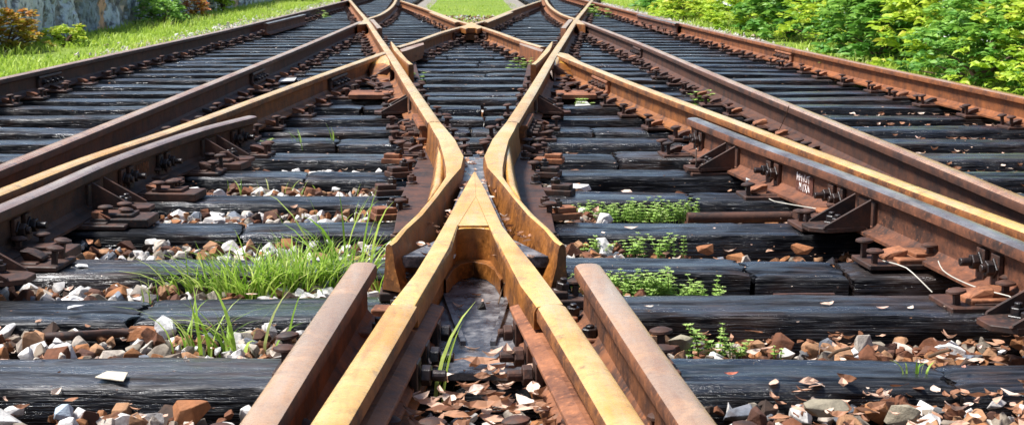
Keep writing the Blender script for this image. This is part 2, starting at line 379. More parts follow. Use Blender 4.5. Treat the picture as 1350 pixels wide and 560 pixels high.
GR = 'rails of the scissors crossover'
near_w = {-1: 'left', 1: 'right'}
px = {}
px['R1'] = [P(*q) for q in [(-160, 137), (0, 103), (150, 70.5), (300, 38.5), (452, 2)]]
px['R2'] = [P(*q) for q in [(0, 219), (150, 159.5), (300, 100), (400, 60), (475, 28.5)]]
px['R2f'] = [P(*q) for q in [(484, 25), (500, 19.5), (512, 12.5), (519, 5.5), (522, 0)]]
px['R3'] = [P(*q) for q in [(0, 251), (112, 208), (230, 169), (330, 132.5), (430, 96), (508, 68.5)]]
px['R3f'] = [P(*q) for q in [(523, 62), (545, 55.5), (585, 41.5), (617, 33)]]
px['R3u'] = [P(*q) for q in [(619, 31.5), (598, 25.5), (565, 13), (529, 1)]]
px['B'] = [P(*q) for q in [(572.5, 160.5), (540, 112), (514, 71), (498, 48), (483, 26), (471, 12), (461, 0)]]
px['leg'] = [P(*q) for q in [(531, 400), (481, 480), (431, 560)]]
px['short'] = [P(*q) for q in [(479, 345.5), (408, 452), (337, 560)]]
px['guard'] = [P(*q) for q in [(331, 152.5), (262, 170), (150, 208.5), (60, 247), (0, 272)]]
px['check'] = [P(*q) for q in [(350, 31), (401, 19)]]
px['wingC'] = [P(*q) for q in [(568, 16), (603, 29.5)]]
spec = {
 'R1': ('rail', 'outermost rusty rail on the {} beside the {}', 'outer rail'),
}
ends = {'R1': (.9, 95), 'R2': (1.0, None), 'R2f': (None, 95), 'R3': (1.0, None), 'R3f': (None, None), 'R3u': (None, None), 'B': (None, 95), 'leg': (1.0, None),
        'short': (1.0, None), 'guard': (1.3, None), 'check': (None, None), 'wingC': (None, None)}
mats = {'R1': ('rail', 'rail_orange'), 'R2': ('rail', 'rail'), 'R2f': ('rail_gold',)*2, 'R3': ('rail_gold',)*2, 'R3f': ('rail_gold',)*2, 'R3u': ('rail_gold',)*2,  # R1: shaded left and lit right webs put into the two rust colours
        'B': ('rail_gold',)*2, 'leg': ('rail_gold',)*2, 'short': ('rail_short',)*2, 'guard': ('rail_short_dark', 'rail_guard'), 'check': ('rail_guard',)*2, 'wingC': ('rail_gold',)*2}
labels = {
 'R1': ('dark brown outermost rail along the grass and stone wall', 'orange rusty outermost rail along the leafy bushes'),
 'R2': ('brown rail second from the stone wall, running up to the far left crossing', 'reddish brown rail second from the bushes, running up to the far right crossing'),
 'R2f': ('curved tan rail beyond the far left crossing', 'curved tan rail beyond the far right crossing'),
 'R3': ('golden topped rail behind the brown left check rail', 'golden topped rail behind the grey right check rail'),
 'R3f': ('short golden rail from left crossing to the centre diamond point', 'short golden rail from right crossing to the centre diamond point'),
 'R3u': ('far rail along the left edge of the middle grass patch', 'far rail along the right edge of the middle grass patch'),
 'B': ('pale golden rail running up and left from the V frog', 'pale golden rail running up and right from the V frog'),
 'leg': ('yellow worn rail joined to the left leg of the V frog', 'yellow worn rail joined to the right leg of the V frog'),
 'short': ('blunt ended brown wing rail left of the V frog beside the grass tuft', 'blunt ended grey orange wing rail right of the V frog beside the weeds'),
 'guard': ('brown check rail with blunt end beside the left golden rail', 'grey black check rail with blunt end beside the right golden rail'),
 'check': ('short dark check rail inside the far part of the left outer rail', 'short dark check rail inside the far part of the right outer rail'),
 'wingC': ('short wing rail left of the centre diamond point by the grass', 'short wing rail right of the centre diamond point by the grass'),
}
right_px = {  # the right half where it was measured on its own
 'R1': [P(*q) for q in [(1470, 154), (1350, 127.5), (1124, 80.6), (940, 40.5), (787.5, 4.0)]],
 'R2': [P(*q) for q in [(1350, 262), (1217, 208), (1071, 149.5), (960, 105), (844, 57), (767, 28)]],
 'R3': [P(*q) for q in [(1350, 299), (1190, 241), (1048, 189), (960, 156), (844, 113.5), (736, 71)]],
 'R3f': [P(*q) for q in [(716, 62), (690, 54.5), (655, 42), (627, 33)]],
 'guard': [P(*q) for q in [(914, 155), (996, 187), (1105, 226), (1228, 273), (1350, 322)]],
 'short': [P(*q) for q in [(775, 347), (850, 455), (924, 560)]],
 'leg': [P(*q) for q in [(727, 401), (778, 480), (828, 560)]],
}
ROOT = {}
for k in px:
    for s in (-1, 1):
        pts = px[k] if s < 0 else right_px.get(k, [mir(p) for p in px[k]])
        pts = extend(pts, *ends[k]); i = 0 if s < 0 else 1
        ROOT[k, s] = rail((k, s), pts, mats[k][i], labels[k][i], 'rail' if k not in ('guard', 'check') else 'check_rail', 'rail' if k not in ('guard', 'check') else 'check rail', GR)
inner = lambda s: -s      # the side of a rail on side s that faces the middle
def at_px(x, y, z=RT): return P(x, y, z).y
for k, s, pxy, kw in [
    ('R1', -1, (72, 90), {}), ('R1', -1, (398, 14), dict(L=.8)), ('R2', -1, (340, 86), dict(L=.55)), ('R3', -1, (443, 92), dict(L=.6)),
    ('R3', 1, (796, 95), dict(L=.6, mat='iron_orange')), ('R2', 1, (845, 57), dict(L=.55)), ('R1', 1, (1042, 62), dict(L=.6, mat='iron_orange')),
    ('R3f', -1, (598, 37), dict(L=.7)), ('R3f', 1, (648, 37), dict(L=.7)), ('R3u', -1, (545, 6), {}), ('R3u', 1, (700, 6), {})]:
    joint_bar(*ROOT[k, s], (k, s), at_px(*pxy), inner(s), **kw)
for s in (-1, 1):
    # splice bars and bolts on the inner flanks of the two legs
    root, base = ROOT['leg', s]; LINES['legbar', s] = LINES['leg', s]
    ln = LINES['leg', s]; y1 = at_px(680, 366); y0 = at_px(755, 548)
    a, d = at_y(ln, ln[-1].y-.001); d = (ln[-1]-ln[0]).normalized(); r = Vector((d.y, -d.x, 0))*(-s); up = Vector((0, 0, 1))
    c = lambda y: ln[-1]+d*((y-ln[-1].y)/d.y)
    mb = MB(); secs = []
    for y in (y0, y0+.3, y1-.25, y1):
        o = Vector((c(y).x, c(y).y, 0))-base
        secs.append([o+r*x+up*z for x, z in [(.016, .036), (.054, .040), (.054, .052), (.034, .060), (.034, .086), (.058, .092), (.060, .104), (.030, .112), (.016, .112)]])
    mb.loft(secs); jb = mb.build('joint_bar', M['iron_orange'], root, bevel=.004)
    for y, L, w in [(y1-.12, .012, .85), (y1-.32, .030, .95), (y1-.46, .030, .95), (y0+.10, .012, 1.15)]:
        o = Vector((c(y).x, c(y).y, .072))-base+r*.046
        b = MB(); b.box((0, 0, 0), (.016, .056*w, .064*w), M=Matrix.Translation(o+r*.008) @ Matrix([[r.x, d.x, 0, 0], [r.y, d.y, 0, 0], [0, 0, 1, 0], [0, 0, 0, 1]]))
        hexbolt(b, o+r*.014, r, .021*w, L, False); b.build('bolt', M['iron_black' if s < 0 else 'iron'], jb, bevel=.002, seg=1)
    # braces and bolts along the check rails
    root, base = ROOT['guard', s]
    for p_ in ([(285, 168), (128, 222), (-60, 300)] if s < 0 else [(975, 178), (1150, 243), (1430, 350)]):
        brace(root, base, ('guard', s), at_px(*p_), inner(s))
    for p_ in ([(318, 158), (215, 187), (160, 205), (20, 264)] if s < 0 else [(930, 160), (1030, 198), (1108, 228), (1322, 308)]):
        web_bolt(root, base, ('guard', s), at_px(*p_), inner(s))
    root, base = ROOT['B', s]
    for yy in (P(541, 117).y, P(520, 82).y+.2):
        brace(root, base, ('B', s), yy, s, mat='iron')
    p, d = at_y(LINES['B', s], P(566, 152).y+.1); r = Vector((d.y, -d.x, 0))*s
    mb = MB(); secs = []
    for t in (-.15, .45):
        o = Vector((p.x, p.y, 0))+d*t-base; secs.append([o+r*x+up*z for x, z in [(.01, .03), (.06, .03), (.06, .05), (.045, .06), (.045, .10), (.062, .11), (.055, .125), (.01, .125)]])
    mb.loft(secs); jb = mb.build('joint_bar', M['rail_orange'], root, bevel=.003)
    for t in (-.08, .05, .2, .36):
        o = Vector((p.x, p.y, .08))+d*t+r*.05-base; b = MB(); hexbolt(b, o, r, .019, .03); b.build('bolt', M['iron'], jb, bevel=.002, seg=1)
# raised lettering and the chalk scrawl on the check rail webs
def glyphs(s):
    key = ('guard', s); root, base = ROOT[key]
    y = at_px(*((1072, 212) if s > 0 else (182, 196))); p, d = at_y(LINES[key], y); r = Vector((d.y, -d.x, 0))*(-s)
    o = Vector((p.x, p.y, 0))-base+r*.0125; up = Vector((0, 0, 1)); mb = MB()
    if s > 0:
        pl = MB(); pl.box((0, 0, 0), (.17, .004, .078), M=Matrix.Translation(o+up*.078-r*.001) @ Matrix([[d.x, r.x, 0, 0], [d.y, r.y, 0, 0], [0, 0, 1, 0], [0, 0, 0, 1]]))
        patch = pl.build('web_patch', M['patch'], root)
    g = {'M': [(0, 0, 0, 1), (0, 1, .5, .4), (.5, .4, 1, 1), (1, 1, 1, 0)], 'I': [(.5, 0, .5, 1)], 'A': [(0, 0, .5, 1), (.5, 1, 1, 0), (.2, .4, .8, .4)], 'V': [(0, 1, .5, 0), (.5, 0, 1, 1)],
         'U': [(0, 1, 0, 0), (0, 0, 1, 0), (1, 0, 1, 1)], 'H': [(0, 0, 0, 1), (1, 0, 1, 1), (0, .5, 1, .5)], 'X': [(0, 0, 1, 1), (0, 1, 1, 0)], 'T': [(0, 1, 1, 1), (.5, 0, .5, 1)]}
    rows = (['TUVHM', 'AXIM'] if s > 0 else ['MXUIH'])
    for j, word in enumerate(rows):
        for i, ch in enumerate(word):
            w_, h_ = (.019, .024) if s > 0 else (.02, .042)
            for x0, z0, x1, z1 in g[ch]:
                if s > 0: x0, z0, x1, z1 = [q_+random.uniform(-.16, .16) for q_ in (x0, z0, x1, z1)]
                a = o-d*s*((i-2.0)*(w_+.008)+x0*w_)*(-1)*1.0+up*(.092-j*.036+z0*h_-(0 if s > 0 else .02))
                b = o-d*s*((i-2.0)*(w_+.008)+x1*w_)*(-1)*1.0+up*(.092-j*.036+z1*h_-(0 if s > 0 else .02))
                mb.cyl(a+r*.001, b+r*.001, random.uniform(.0012, .0028) if s > 0 else .0022, 5)
    q = mb.build('chalk_lettering' if s > 0 else 'raised_lettering', M['chalk'] if s > 0 else M['iron_orange'], root)
    if s > 0: q['label'] = 'white chalk marks on the rusty web'
M['patch'] = ground_mat('pink_rust_patch', (.16, .06, .045), (.24, .09, .06), (.32, .14, .10), 20)
for s in (-1, 1): glyphs(s)

# ------------------------------------------------------------------ the V frog
def top_slab(mb, secs, zt, zb, flare=0.0, ch=.006):
    """secs: pairs of points (left, right) on the top; walls down to zb"""
    out = []
    for i, (a, b) in enumerate(secs):
        a = Vector(a); b = Vector(b); w = (b-a).normalized(); e = min(ch, (b-a).length*.3)
        z = lambda p, zz: Vector((p.x, p.y, zz))
        out.append([z(a-w*flare, zb), z(a, zt-ch*2), z(a+w*e, zt-ch*.4), z(a.lerp(b, .5), zt), z(b-w*e, zt-ch*.4), z(b, zt-ch*2), z(b+w*flare, zb)])
    mb.loft(out)
frog_base = Vector((AX, P(625, 227).y, .02))
frog = tag(empty('crossing_frog', frog_base), 'large ochre V shaped cast frog at the centre of the tracks', 'rail frog')
def put(mb, name, mat, parent, base, **k):
    mb.v = [(x-base[0], y-base[1], z-base[2]) for x, y, z in mb.v]; return mb.build(name, M[mat], parent, **k)
nose_o = [(625.5, 227), (611, 249), (586, 291), (544, 359), (511.6, 398.5)]; nose_i = [(551, 400.5), (576.6, 356), (595, 324), (604, 296.5)]
nose_ir = [(644, 296.5), (660, 328.6), (685.7, 375), (704, 403)]; nose_or = [(746, 398.5), (704, 347), (665, 296), (640, 249)]
poly = [P(*q) for q in nose_o+nose_i+nose_ir+nose_or]
mb = MB()
# head layer, built as a strip so that the top stays clean
L_o = [P(*q) for q in [(622.2, 227.5), (610, 249), (586, 291), (565, 325), (544, 359), (511.6, 398.5)]]
L_i = [P(*q) for q in [(625.6, 224.5), (627.5, 258), (604, 296.5), (595, 324), (576.6, 356), (551, 400.5)]]
R_o = [P(*q) for q in [(629, 227.5), (641, 249), (665, 296), (686, 323), (704, 347), (746, 398.5)]]
R_i = [P(*q) for q in [(625.6, 224.5), (627.5, 258), (644, 296.5), (660, 328.6), (685.7, 375), (704, 403)]]
def nose_layer(z_of, zb, inset):
    mb = MB()
    for o_, i_ in ((L_o, L_i), (R_o, R_i)):
        secs = []
        for j, (a, b) in enumerate(zip(o_, i_)):
            w = (b-a); wl = w.length; w.normalize(); k = inset if j > 2 else 0
            k2 = min(.016, k) if j > 0 else 0
            zt = z_of(j); a2 = a+w*k2; b2 = b-w*k
            secs.append([Vector((p.x, p.y, z)) for p, z in ((a2, zb), (a2, zt-.014), (a2+w*min(.007, wl*.2), zt-.003), (a2.lerp(b2, .5), zt), (b2-w*min(.007, wl*.2), zt-.003 if j > 2 else zt), (b2, zt-.014 if j > 2 else zt), (b2, zb))])
        mb.loft(secs)
    return mb
mb = nose_layer(lambda j: RT-(.004 if j == 0 else .001 if j == 1 else 0), .118, 0)
# filler between the two legs: the solid point with its blunt heel
mb.prism([(p.x, p.y) for p in [P(627.5, 258), P(604, 296.5), P(644, 296.5)]], .118, RT-.0012)
put(mb, 'frog_nose', 'frog', frog, frog_base, bevel=.004, smooth=40)
mb = nose_layer(lambda j: .125, .032, .024)
mb.prism([(p.x, p.y) for p in [P(625.5, 238), P(604, 272), P(592, 292), P(596, 303), P(603, 299), P(612, 297.6), P(624, 297.2), P(636, 297.6), P(645, 299), P(653, 303), P(657, 292), P(646, 272)]], .034, .163)
mb.prism([(p.x, p.y) for p in [P(625.5, 244), P(592, 290), P(578, 312), P(588, 322), P(597, 310), P(607, 303), P(624, 300), P(641, 303), P(652, 310), P(660, 322), P(671, 312), P(656, 290)]], .031, .075)
put(mb, 'frog_body', 'frog', frog, frog_base, bevel=.006, smooth=40)
for s in (-1, 1):
    st = [((564, 160.8), (582, 160.8)), ((570, 172), (590, 170)), ((577, 184), (601, 183)), ((583, 205), (614, 205)), ((586, 220), (612, 220)), ((586.5, 232), (601, 231)),
          ((578, 244), (592, 244)), ((568, 258), (583, 258)), ((549, 281), (562, 284)), ((528, 300), (543, 302)), ((514, 311), (530, 313)), ((508, 316), (520, 318))]
    pa = [(side(P(*a), s), side(P(*b), s)) for a, b in st]
    mb = MB(); out = []
    for j, (a, b) in enumerate(pa):
        k_ = (0, 0, 0, .04, .10, .12, .22, .30, .34, .34, .30, .2)[min(j, 11)]; b = b+(a-b)*k_
        w = (b-a).normalized(); z = lambda p, zz: Vector((p.x, p.y, zz)); e = min(.005, (b-a).length*.3)
        bot = w*(0, 0, 0, 0, .004, .010, .018, .026, .034, .040, .040, .030)[min(j, 11)]; zc = RT-(0 if j < 10 else .010)
        out.append([z(a-w*.012, .036), z(a-w*.002, .10), z(a, zc-.012), z(a+w*e, zc-.003), z(a.lerp(b, .5), zc), z(b-w*e, zc-.003), z(b, zc-.016), z(b+bot*.25, .10), z(b+bot, .036)])
    mb.loft(out); put(mb, 'frog_wing', 'frog', frog, frog_base, smooth=38)
    # web lobe on the outer flank
    lobe = [((571, 176), (583, 178)), ((570, 190), (588, 192)), ((567, 212), (588, 214)), ((562, 236), (586, 234)), ((556, 256), (572, 254))]
    mb = MB(); top_slab(mb, [(side(P(a[0]+4, a[1]), s), side(P(*b), s)) for a, b in lobe], RT-.018, .036, .012, .016)
    put(mb, 'wing_flank', 'frog', frog, frog_base, smooth=60)
    # foot plate with bolts along the outer flank
    mb = MB(); z3 = .034
    pl = [P(*q, z3) for q in [(586, 178), (574, 178), (556, 200), (541, 232), (527, 262), (520, 300), (512, 345), (548, 345), (575, 300), (586, 250)]]
    pl = [side(p, s) for p in pl]; mb.prism([(p.x, p.y) for p in pl], .018, z3)
    fp = put(mb, 'foot_plate', 'iron', frog, frog_base, bevel=.003)
    for q in [(543, 242), (532, 272), (556, 210), (522, 322)]:
        b = MB(); c = side(P(*q, z3), s)
        for w_ in range(1): b.cyl(c+Vector((0, 0, w_*.009)), c+Vector((0, 0, w_*.009+.006)), .023-.002*w_, 12)
        hexbolt(b, c+Vector((0, 0, .005)), (0, 0, 1), .017, .008, False); b.v = [(x-frog_base[0], y-frog_base[1], z-frog_base[2]) for x, y, z in b.v]
        b.build('bolt', M['iron'], fp, bevel=.0015, seg=1)
mb = MB(); y5 = lambda a, b: P(a, b).y
yt = P(620, 190).y; yn = P(604, 290).y
mb.prism([(AX-.05, yt), (AX+.05, yt), (AX+.04, 5.3), (AX+.05, 4.9), (AX+.10, yn), (AX-.10, yn), (AX-.05, 4.9), (AX-.04, 5.3)], .085, .118)
for k in (-1, 1): mb.prism([(AX+k*.072, yn-.003), (AX+k*.102, yn-.003), (AX+k*.195, y5(528, 312)), (AX+k*.098, y5(528, 312))], .0855, .1175)
put(mb, 'flangeway_floor', 'wet', frog, frog_base, bevel=.002)
mb = MB(); mb.prism([(AX-.15, 2.95), (AX+.15, 2.95), (AX+.14, 3.98), (AX-.14, 3.98)], .012, .030); put(mb, 'heel_plate', 'wet', frog, frog_base, bevel=.002)
mb = MB()
for sx in (-.055, .062): mb.box((AX+sx, 3.42, .035), (.012, .5, .012), rz=.1*(1 if sx < 0 else -1))
put(mb, 'heel_rib', 'wet', frog, frog_base)

# ------------------------------------------------------------------ the far crossings
for s in (-1, 1):
    q = lambda x, y, z=RT: side(P(x, y, z), s)
    b0 = q(515, 66); b0.z = .02
    fr = tag(empty('crossing_frog', b0), 'orange cast crossing with flared wing and hollow block, %s of the middle track' % W[s], 'rail frog', 'cast crossings of the scissors')
    mb = MB(); top_slab(mb, [(q(*a), q(*b)) for a, b in [((514.5, 55), (517, 55)), ((516.5, 61), (521, 60)), ((519.5, 67), (526, 66)), ((524, 72), (531, 71.5)), ((531, 79), (538, 79)), ((538.5, 85), (545.5, 85))]], RT, .034, 0, .005)
    put(mb, 'frog_wing', 'frog', fr, b0, smooth=40)
    mb = MB(); top_slab(mb, [(q(*a), q(*b)) for a, b in [((527, 63.5), (530, 66.5)), ((536, 60.5), (537.5, 64.5)), ((548, 57), (549, 60.5)), ((558, 54.5), (559, 57))]], RT-.012, .03, 0, .004)
    put(mb, 'crossing_block', 'rail_orange', fr, b0, smooth=40)
    mb = MB(); T_ = [q(463, 91, .135), q(476, 85.5, .14), q(485, 80, .15), q(492, 77, .154), q(505, 74.5, .155), q(513, 80, .156), q(519, 88, .158)]
    B_l = [q(462, 101, .03), q(474, 101, .03), q(484, 98, .03), q(492, 106, .03), q(505, 109, .03), q(514, 108, .03), q(521, 103, .03)]
    K_ = [q(462, 89, .135), q(475, 83.5, .14), q(485, 78, .15), q(495, 71.5, .158), q(508, 69, .158), q(514, 74, .158), q(521, 84, .158)]
    mb.loft([[k_, t_, t_.lerp(b_, .4)-(b_-t_).cross(Vector((1, 0, 0)))*.0+Vector((0, .03, 0)), b_, Vector((k_.x, k_.y, .03))] for k_, t_, b_ in zip(K_, T_, B_l)])
    put(mb, 'crossing_web', 'frog', fr, b0, smooth=60)
    mb = MB(); mb.prism([(p.x, p.y) for p in [q(x, y, .03) for x, y in [(478, 90), (500, 76), (530, 72), (548, 84), (556, 112), (522, 122), (470, 104)]]], .016, .032)
    put(mb, 'base_plate', 'iron', fr, b0, bevel=.002)
    mb = MB(); mb.prism([(p.x, p.y) for p in [q(x, y, .05) for x, y in [(459, 125), (511, 125), (513, 119), (462, 119)]]], .02, .05)
    put(mb, 'cross_bar', 'iron_orange', fr, b0, bevel=.003)
    # most distant crossing
    b1 = q(479, 27); b1.z = .02
    fr = tag(empty('crossing_frog', b1), 'small tan crossing piece farthest up the track on the %s' % W[s], 'rail frog', 'cast crossings of the scissors')
    mb = MB(); top_slab(mb, [(q(*a), q(*b)) for a, b in [((487, 26), (493, 25.5)), ((492, 31), (497.5, 30.5)), ((497, 37.5), (504, 37))]], RT, .03, 0, .006)
    put(mb, 'frog_wing', 'rail_short', fr, b1, smooth=40)
    mb = MB(); mb.prism([(p.x, p.y) for p in [q(471, 32), q(475, 29), q(481, 24), q(487, 24), q(487, 28), q(483, 31)]], .03, RT-.006)
    put(mb, 'crossing_block', 'rail_gold', fr, b1, bevel=.008)
b2 = P(621.5, 33); b2.z = .02
fr = tag(empty('crossing_frog', b2), 'yellow diamond point where two golden rails meet before the grass patch', 'rail frog', 'cast crossings of the scissors')
mb = MB(); mb.prism([(p.x, p.y) for p in [P(607, 36.5), P(621.5, 29), P(636, 36.5), P(629, 38.5), P(627, 37.2), P(617, 37.2), P(614, 38.5)]], .11, RT+.001); put(mb, 'frog_nose', 'frog', fr, b2, bevel=.004)
mb = MB(); mb.prism([(p.x, p.y) for p in [P(612, 37), P(621, 31), P(631, 37)]], .02, .112); put(mb, 'crossing_block', 'frog', fr, b2, bevel=.006)

# ------------------------------------------------------------------ sleepers
YB = [471, 391.5, 340, 291.3, 254.5, 225, 202, 182, 167, 151.5, 138, 128.5, 120, 111, 102, 96, 90, 84.3, 79.2, 75.3]
DB = [P(0, y, 0).y for y in YB]
while DB[-1] < 47: DB.append(DB[-1]+.60+random.uniform(-.04, .04))
DB = [DB[0]-1.16, DB[0]-.60]+DB; NR0 = 2
SPL = {2: [600, 1222], 3: [200, 632, 1500], 4: [625, 971, 1096], 5: [328, 628], 6: [600, 905], 7: [409, 600], 8: [580, 808], 9: [448, 600, 900], 10: [620, 778], 11: [637, 900], 12: [636, 480], 13: [540, 720], 14: [560, 705],
       15: [], 16: [560, 700], 17: [640], 18: [], 19: [630], 20: [632], 21: [590, 650]}
ORD = 'first second third fourth fifth sixth seventh eighth ninth tenth eleventh twelfth thirteenth fourteenth fifteenth sixteenth seventeenth eighteenth nineteenth twentieth'.split()
def num(n):
    if n < 20: return ORD[n]
    t = ['twentieth', 'thirtieth', 'fortieth', 'fiftieth', 'sixtieth', 'seventieth', 'eightieth']; u = ['twenty', 'thirty', 'forty', 'fifty', 'sixty', 'seventy', 'eighty']
    n += 1; return t[n//10-2] if n % 10 == 0 else u[n//10-2]+'-'+ORD[n % 10-1]
def n1(x, seed, freqs):
    r = random.Random(seed); y = 0*x
    for f, a in freqs: y = y+a*np.sin(x*f*(0.8+.4*r.random())+r.random()*6.28)
    return y
def sleeper_mesh(x0, x1, yf, yb, zt, h, seed, near):
    r = np.random.default_rng(seed); step = .03 if near > 1 else (.08 if near else .35)
    nx = max(3, int((x1-x0)/step)); nt = (15 if near > 1 else 7 if near else 3)
    xs = np.linspace(x0, x1, nx); w = yb-yf
    ts = np.linspace(0, 1, nt); V = []
    edge_f = n1(xs, seed, [(3, .002), (11, .0012), (37, .0008)]); edge_b = n1(xs, seed+1, [(3, .003), (13, .002)])
    sag = n1(xs, seed+2, [(1.7, .004), (5, .002)])
    groove = r.normal(0, .0010, nt) if near else np.zeros(nt)
    deep = (r.random(nt) < .22)*(-.004) if near > 1 else np.zeros(nt)
    chips = np.zeros(nx)
    if near > 1:
        for _ in range(int((x1-x0)*3)+1):
            c = r.uniform(x0, x1); chips -= r.uniform(.002, .009)*np.exp(-((xs-c)/r.uniform(.02, .09))**2)
    fold = n1(xs, seed+5, [(2.2, .02), (6, .01)])
    rows = []
    endr = r.normal(0, .008 if near else .003, (nt+6, 2))
    rows.append((yf+edge_f+.002, np.full(nx, zt-h))); rows.append((yf+edge_f, np.full(nx, zt-h*.5))); rows.append((yf+edge_f+n1(xs, seed+9, [(9, .001), (31, .001)]), zt-.014+sag+chips))
    for j, t in enumerate(ts):
        e = .006*(math.exp(-t*w/.006)+math.exp(-(1-t)*w/.006))
        z = zt+sag-e*.8+groove[j]*(1+.6*np.sin(xs*5+j))+deep[j]*(np.sin(xs*3.1+j*1.7) > -.2)+.6*chips*math.exp(-t*w/.02)+(r.normal(0, .0006, nx) if near else 0)
        rows.append((yf+edge_f*(1-t)+edge_b*t+t*w+(.004 if j == 0 else 0)-(.004 if j == nt-1 else 0), z))
    rows.append((yb+edge_b, zt-.014+sag)); rows.append((yb+edge_b, np.full(nx, zt-h*.5))); rows.append((yb+edge_b-.002, np.full(nx, zt-h)))
    nr = len(rows); V = np.zeros((nx, nr, 3))
    for j, (y, z) in enumerate(rows): V[:, j, 0] = xs; V[:, j, 1] = y; V[:, j, 2] = z
    V[0, :, 0] += endr[:nr, 0]; V[-1, :, 0] += endr[:nr, 1]
    for e_ in (0, -1): V[e_, 3:-3, 2] -= .004
    cx, cy = (x0+x1)/2, (yf+yb)/2
    V = V.reshape(-1, 3)-np.array([cx, cy, zt])
    F = [(i*nr+j, i*nr+(j+1) % nr, (i+1)*nr+(j+1) % nr, (i+1)*nr+j) for i in range(nx-1) for j in range(nr)]
    F += [tuple(range(nr))[::-1], tuple((nx-1)*nr+j for j in range(nr))]
    me = bpy.data.meshes.new('sleeper'); me.from_pydata(V.tolist(), [], F)
    bm = bmesh.new(); bm.from_mesh(me); bmesh.ops.recalc_face_normals(bm, faces=bm.faces); bm.to_mesh(me); bm.free()
    me.materials.append(M['wood']); me.shade_smooth(); me.set_sharp_from_angle(angle=R(50))
    return me, (cx, cy, zt)
FOOT = []     # footprints for the ballast
def zbed(x, y):
    if x > .5: return -.034 if y < 3.05 else -.066-.022*min(1, max(0, (y-3.6)/.4))+(.02 if x > 2.2 and y > 5 else 0)
    return (-.052 if y < 3.05 else -.040)-.03*min(1, max(0, (y-5.2)/2))
sl_group = 'tarred timber sleepers'
for i, db in enumerate(DB):
    yf = db-.235; edges = [-3.38+random.uniform(-.05, .03)]
    if i < 24:
        for q in SPL.get(i, [random.choice((540, 600, 660, 700))]):
            y = YB[min(i-NR0, 19)] if i >= NR0 else 520; edges.append(P(q, y, 0).x)
    else:
        if db > 20.5:
            b = (db-20.5)/14*1.45; b = min(b, 1.5)+.05
            edges += [AX-b, AX+b]
        else: edges += [random.uniform(-.6, .6)]
    edges.append(3.40+random.uniform(-.03, .05)); edges = sorted(e for e in edges if -3.45 <= e <= 3.48)
    near = 2 if i < 11 else (1 if i < 22 else 0); k = 0
    for x0, x1 in zip(edges[:-1], edges[1:]):
        if x1-x0 < .12: continue
        if i >= 24 and db > 20.5 and x0 < AX < x1: continue
        dy = random.uniform(-.016, .016) if len(edges) > 2 else 0; g = .006+random.random()*.006
        zt = random.uniform(-.006, .004)
        me, loc = sleeper_mesh(x0+g, x1-g, yf+dy, db+dy+random.uniform(-.01, .012), zt, .15, i*17+k, near)
        o = link('sleeper', me, None, loc, random.uniform(-.004, .004)); xm = (x0+x1)/2
        where = 'left of the V frog' if xm < -.5 else ('right of the V frog' if xm > .5 else 'at the V frog')
        if i < 2: lab = ('black timber nearest the viewer, %s, %s piece' % (where, ORD[k])) if i == 0 else 'black timber at the bottom edge, %s, %s piece' % (where, ORD[k])
        elif i < 22:
            w2 = 'wet blackened' if i % 3 else 'split grey black'
            lab = '%s timber, %s sleeper row up from the bottom, %s piece from the left' % (w2, ORD[i-2], ORD[k])
        else:
            lab = 'distant dark sleeper in the %s row up, ' % num(i-2) + ('under the left track' if xm < AX else 'under the right track')
        tag(o, lab, 'sleeper', sl_group)
        FOOT.append((yf+dy, db+dy)); k += 1
ROWS = [(d-.235, d) for d in DB]

# ------------------------------------------------------------------ tie plates with clips and spikes
def spike_mesh():
    mb = MB(); mb.box((0, 0, .018), (.015, .015, .05)); n = 10
    rings = [(.012, .040, .6), (.024, .046, 1), (.023, .051, 1), (.013, .056, 1)]
    vs = []
    for r_, z, k in rings: vs += [(math.cos(2*math.pi*a/n)*r_*1.15, math.sin(2*math.pi*a/n)*r_, z) for a in range(n)]
    fs = [(i*n+a, i*n+(a+1) % n, (i+1)*n+(a+1) % n, (i+1)*n+a) for i in range(3) for a in range(n)]+[list(range(n))[::-1], list(range(3*n, 4*n))]
    mb.add(vs, fs); return mb
def clip_mesh():
    mb = MB(); n = 7
    for t in range(1):
        mb.loft([[Vector((x, y, z)) for x, z in [(-.03, .0), (.030, .0), (.030, .012), (.012, .022), (-.012, .030), (-.038, .034), (-.038, .022)]] for y in (-.028, .028)])
    return mb
def plate_variant(v):
    rr = random.Random(v); L = .36 if v % 2 else .30
    root = empty('tie_plate', (0, 0, -50))
    mb = MB(); mb.box((0, 0, .008), (L, .165, .016)); mb.box((0, 0, .0185), (L*.62, .12, .006))
    kid(root, mb.build('plate', M['iron'], root, bevel=.003, seg=1))
    for sx in (-1, 1):
        c = clip_mesh()
        c.v = [((x*sx*1.0)+sx*.088, y+rr.uniform(-.01, .01), z+.019) for x, y, z in c.v]
        kid(root, c.build('clip', M['iron' if v % 3 else 'iron_orange'], root, bevel=.003, seg=1))
        for sy in ((-1, 1) if (sx < 0 or v % 3) else (1,)):
            sp = spike_mesh(); a = rr.uniform(-.14, .14); h = rr.uniform(-.018, .008); ca, sa = math.cos(a), math.sin(a)
            ox, oy = sx*(L/2-.025+rr.uniform(-.008, .008)), sy*(.045+rr.uniform(-.01, .01))
            sp.v = [(x*ca+z*sa+ox, y+oy, -x*sa+z*ca+.018+h) for x, y, z in sp.v]
            kid(root, sp.build('spike', M['iron'], root, smooth=40))
    return root
PROTO = [plate_variant(v) for v in range(5)]
RN = {'R1': 'outer rail', 'R2': 'second rail', 'R2f': 'far curved rail', 'R3': 'golden rail', 'R3f': 'short golden rail', 'R3u': 'far rail by the grass', 'B': 'rail above the V frog', 'leg': 'rail joined to the V frog', 'short': 'blunt wing rail', 'check': '', 'guard': '', 'wingC': ''}
spots = []
